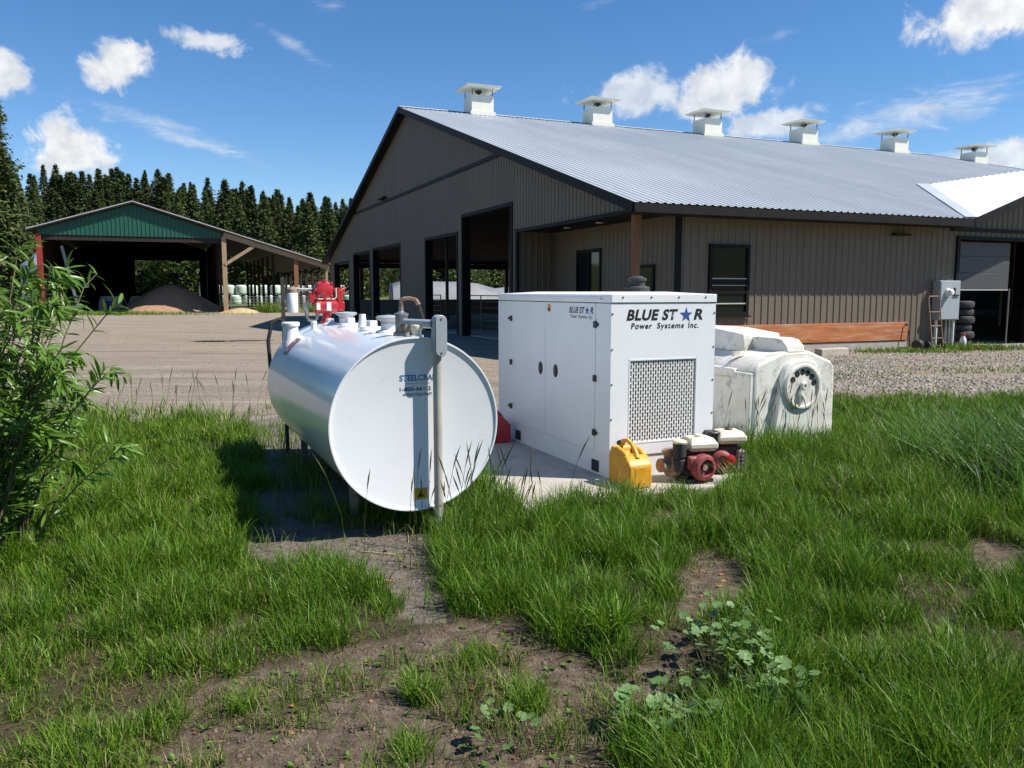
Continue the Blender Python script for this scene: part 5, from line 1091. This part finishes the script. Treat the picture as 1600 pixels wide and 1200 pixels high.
for k, (x, y, n, rad, sz) in enumerate(((.62, 2.98, 46, .23, .036), (.88, 3.42, 52, .26, .028), (-.02, 2.96, 16, .15, .024), (1.02, 3.68, 34, .22, .025), (1.02, 3.10, 26, .18, .032))):
    w = thing('mallow_weed', ml[k], 'weed', (x, y, float(ground_z(x, y))), 0, 'mallow weeds'); r = random.Random(800 + k); f = MB()
    for j in range(n):
        a = r.uniform(0, 6.28); q = rad * math.sqrt(r.random()); hz = r.uniform(.04, .15) + .06 * (k in (1, 3, 4)); p = Vector((q * math.cos(a), q * math.sin(a), hz))
        f.tube([(q * .3 * math.cos(a), q * .3 * math.sin(a), -.01), (p.x * .8, p.y * .8, hz * .8), tuple(p)], .0015, 4)
        o = bpy.data.objects.new('leaf', me); col.objects.link(o); o.parent = w; s = sz * r.uniform(.55, 1.1)
        o.matrix_local = Matrix.Translation(p) @ Matrix.Rotation(a - math.pi / 2, 4, 'Z') @ Matrix.Rotation(r.gauss(.25, .3), 4, 'X') @ Matrix.Rotation(r.gauss(0, .3), 4, 'Y') @ Matrix.Scale(s, 4)
    f.build('stems', 'willow_stem', w, fix=False)
def stick(name, label, cat, a, b, r_, mt, group=None):
    f = MB(); a = Vector((*a, float(ground_z(*a)) + r_ * 1.2)); b = Vector((*b, float(ground_z(*b)) + r_ * 1.2)); m_ = a.lerp(b, .5) + Vector((.01, .006, .004)); f.v and None
    f.tube([Vector((0, 0, 0)), m_ - a, b - a], [r_, r_ * .9, r_ * .6], 6); return tag(f.build(name, mt), label, cat, group, loc=a)
stick('straw_stalk', 'dry straw stalk lying on the sand in front of the tank', 'straw', (-1.0, 5.2), (-.66, 5.12), .004, 'straw')
stick('straw_stalk', 'short straw stalk leaning up from the sand by the tank', 'straw', (-.74, 5.62), (-.70, 5.22), .003, 'straw')
stick('wood_chip', 'long orange wood splinter on the sandy patch', 'wood chip', (-.80, 4.62), (-.70, 4.63), .009, 'chip')
rq = random.Random(91)
for k in range(16):
    x, y = rq.uniform(-1.0, .55), rq.uniform(2.75, 3.95); a = rq.uniform(0, 3.14); l_ = rq.uniform(.05, .16)
    stick('twig', 'thin grey-brown twig lying on the bare earth', 'twig', (x, y), (x + l_ * math.cos(a), y + l_ * math.sin(a)), .0028, 'twig', 'twigs on the bare earth')
for k in range(22):
    x, y = rq.choice([(rq.uniform(-1.1, .6), rq.uniform(2.75, 4.0)), (rq.uniform(.95, 1.3), rq.uniform(4.1, 4.9))]); f = MB(); s = rq.uniform(.008, .018); f.box(-s, s, -s * .6, s * .6, -.002, .005)
    tag(f.build('wood_chip', 'chip', bevel=.002), 'small orange bark chip on the bare earth', 'wood chip', 'bark chips on the bare earth', loc=(x, y, float(ground_z(x, y)) + .003), rz=rq.uniform(0, 180))
def stones(name, label, xs, ys, sizes, seed, tone=(.6, 1.25)):
    r = np.random.default_rng(seed); n = len(xs); cube = np.array([[-1, -1, -.6], [1, -1, -.6], [1, 1, -.6], [-1, 1, -.6], [-.7, -.7, .6], [.7, -.7, .6], [.7, .7, .6], [-.7, .7, .6]])
    V = cube[None] * r.uniform(.55, 1.2, (n, 8, 3)) * sizes[:, None, None]; a = r.uniform(0, 6.28, n); c_, s_ = np.cos(a)[:, None], np.sin(a)[:, None]
    Vx = V[:, :, 0] * c_ - V[:, :, 1] * s_; Vy = V[:, :, 0] * s_ + V[:, :, 1] * c_; V = np.stack([Vx + xs[:, None], Vy + ys[:, None], V[:, :, 2] + (ground_z(xs, ys) + sizes * .25)[:, None]], -1)
    o = (np.arange(n) * 8)[:, None]; Fq = np.concatenate([o + np.array([q]) for q in ([4, 5, 6, 7], [0, 1, 5, 4], [1, 2, 6, 5], [2, 3, 7, 6], [3, 0, 4, 7])]); t = r.uniform(*tone, (n, 1)); c = np.repeat(t * (np.array([1.0, .97, .92]) if 'crumb' not in name else np.array([1.0, .80, .62])) * r.uniform(.92, 1.08, (n, 3)), 8, axis=0)
    ob = fast_mesh(name, V.reshape(-1, 3), [Fq], 'stone', c); return tag(ob, label, 'gravel', kind='stuff')
r = np.random.default_rng(31); xs = r.uniform(2.5, 17, 60000); ys = r.uniform(12.6, 26, 60000); lx = (xs - BARN[0]) * e23[0] + (ys - BARN[1]) * e23[1]; ly = -(xs - BARN[0]) * e23[1] + (ys - BARN[1]) * e23[0]
k = (ly < .62) & (ys > yard_edge(xs) - .2) & (r.random(60000) < .10 + .75 * sstep(.47, .66, fbm(xs * .5, ys * .9, 61))); stones('gravel', 'loose grey gravel along the barn wall', xs[k], ys[k], r.uniform(.008, .032, k.sum()), 32, (.5, 1.5))
r = np.random.default_rng(33); xs = r.uniform(-22, 2, 5000); ys = 9.4 + 40 * r.random(5000) ** 1.6; k = ys > yard_edge(xs); stones('yard_pebbles', 'scattered pebbles on the packed earth yard', xs[k], ys[k], r.uniform(.006, .022, k.sum()), 34, (.6, 1.15))
r = np.random.default_rng(35); xs = r.uniform(-1.9, 1.4, 22000); ys = r.uniform(2.3, 5.9, 22000); wx, wy = warp(xs, ys); k = inpoly(wx, wy, SAND) | inpoly(wx, wy, DIRT) | inpoly(wx, wy, DIRT2); sz = r.uniform(.0015, .0055, k.sum()) * (1 + 1.4 * (r.random(k.sum()) < .03)); stones('earth_crumbs', 'small stones and crumbs on the bare earth', xs[k], ys[k], sz, 36, (.22, .8))

r = np.random.default_rng(37); n = 1500; xs = r.uniform(-1.9, 1.4, n); ys = r.uniform(2.3, 5.9, n); wx, wy = warp(xs, ys); k = (inpoly(wx, wy, DIRT) | inpoly(wx, wy, DIRT2) | (inpoly(wx, wy, SAND) & (r.random(n) < .12))) & (fbm(xs * 3, ys * 3, 71) > .47); xs, ys = xs[k], ys[k]; n = len(xs)
V = []; F = []; Cc = []
for i in range(n):
    m_ = r.integers(3, 7); z0 = float(ground_z(xs[i], ys[i])); litter = r.random() < .28
    for j in range(m_ if not litter else 1):
        a = r.uniform(0, 6.28); l_ = r.uniform(.010, .028); w = l_ * r.uniform(.25, .45); up = r.uniform(.1, .7) if not litter else .05; ca, sa = math.cos(a), math.sin(a); b = len(V)
        V += [(xs[i], ys[i], z0 + .004), (xs[i] + ca * l_ * .5 - sa * w, ys[i] + sa * l_ * .5 + ca * w, z0 + .006 + up * l_ * .6), (xs[i] + ca * l_, ys[i] + sa * l_, z0 + .005 + up * l_ * .9), (xs[i] + ca * l_ * .5 + sa * w, ys[i] + sa * l_ * .5 - ca * w, z0 + .006 + up * l_ * .6)]
        F.append((b, b + 3, b + 2, b + 1)); c = np.array([.22, .12, .05]) * r.uniform(.5, 1.4) if litter else np.array([.13, .22, .04]) * r.uniform(.7, 1.3); Cc += [c] * 4
o = fast_mesh('seedlings', np.array(V), [np.array(F)], 'blade', np.array(Cc)); tag(o, 'tiny green seedlings and leaf litter on the bare earth', 'seedlings', kind='stuff')

r = np.random.default_rng(39); n = 9000; xs = r.uniform(-2.0, 1.5, n); ys = r.uniform(2.2, 5.9, n); wx, wy = warp(xs, ys); k = ((inpoly(wx, wy, DIRT) | inpoly(wx, wy, DIRT2)) & (fbm(xs * 2.5, ys * 2.5, 73) > .42)) | (inpoly(wx, wy, SAND) & (r.random(n) < .06)); xs, ys = xs[k], ys[k]; n = len(xs)
V, Q, T, C_ = blades(xs, ys, r.uniform(.012, .022, n), r.uniform(.0015, .004, n), np.ones(n), 88, (1.0, 4.5)); C_ = C_ * np.repeat(np.random.default_rng(40).choice([.35, .6, 1.0], n), 7)[:, None]
o = fast_mesh('dead_grass', V, [Q, T], 'blade', C_); tag(o, 'dead brown grass litter strewn over the bare earth', 'litter', kind='stuff')
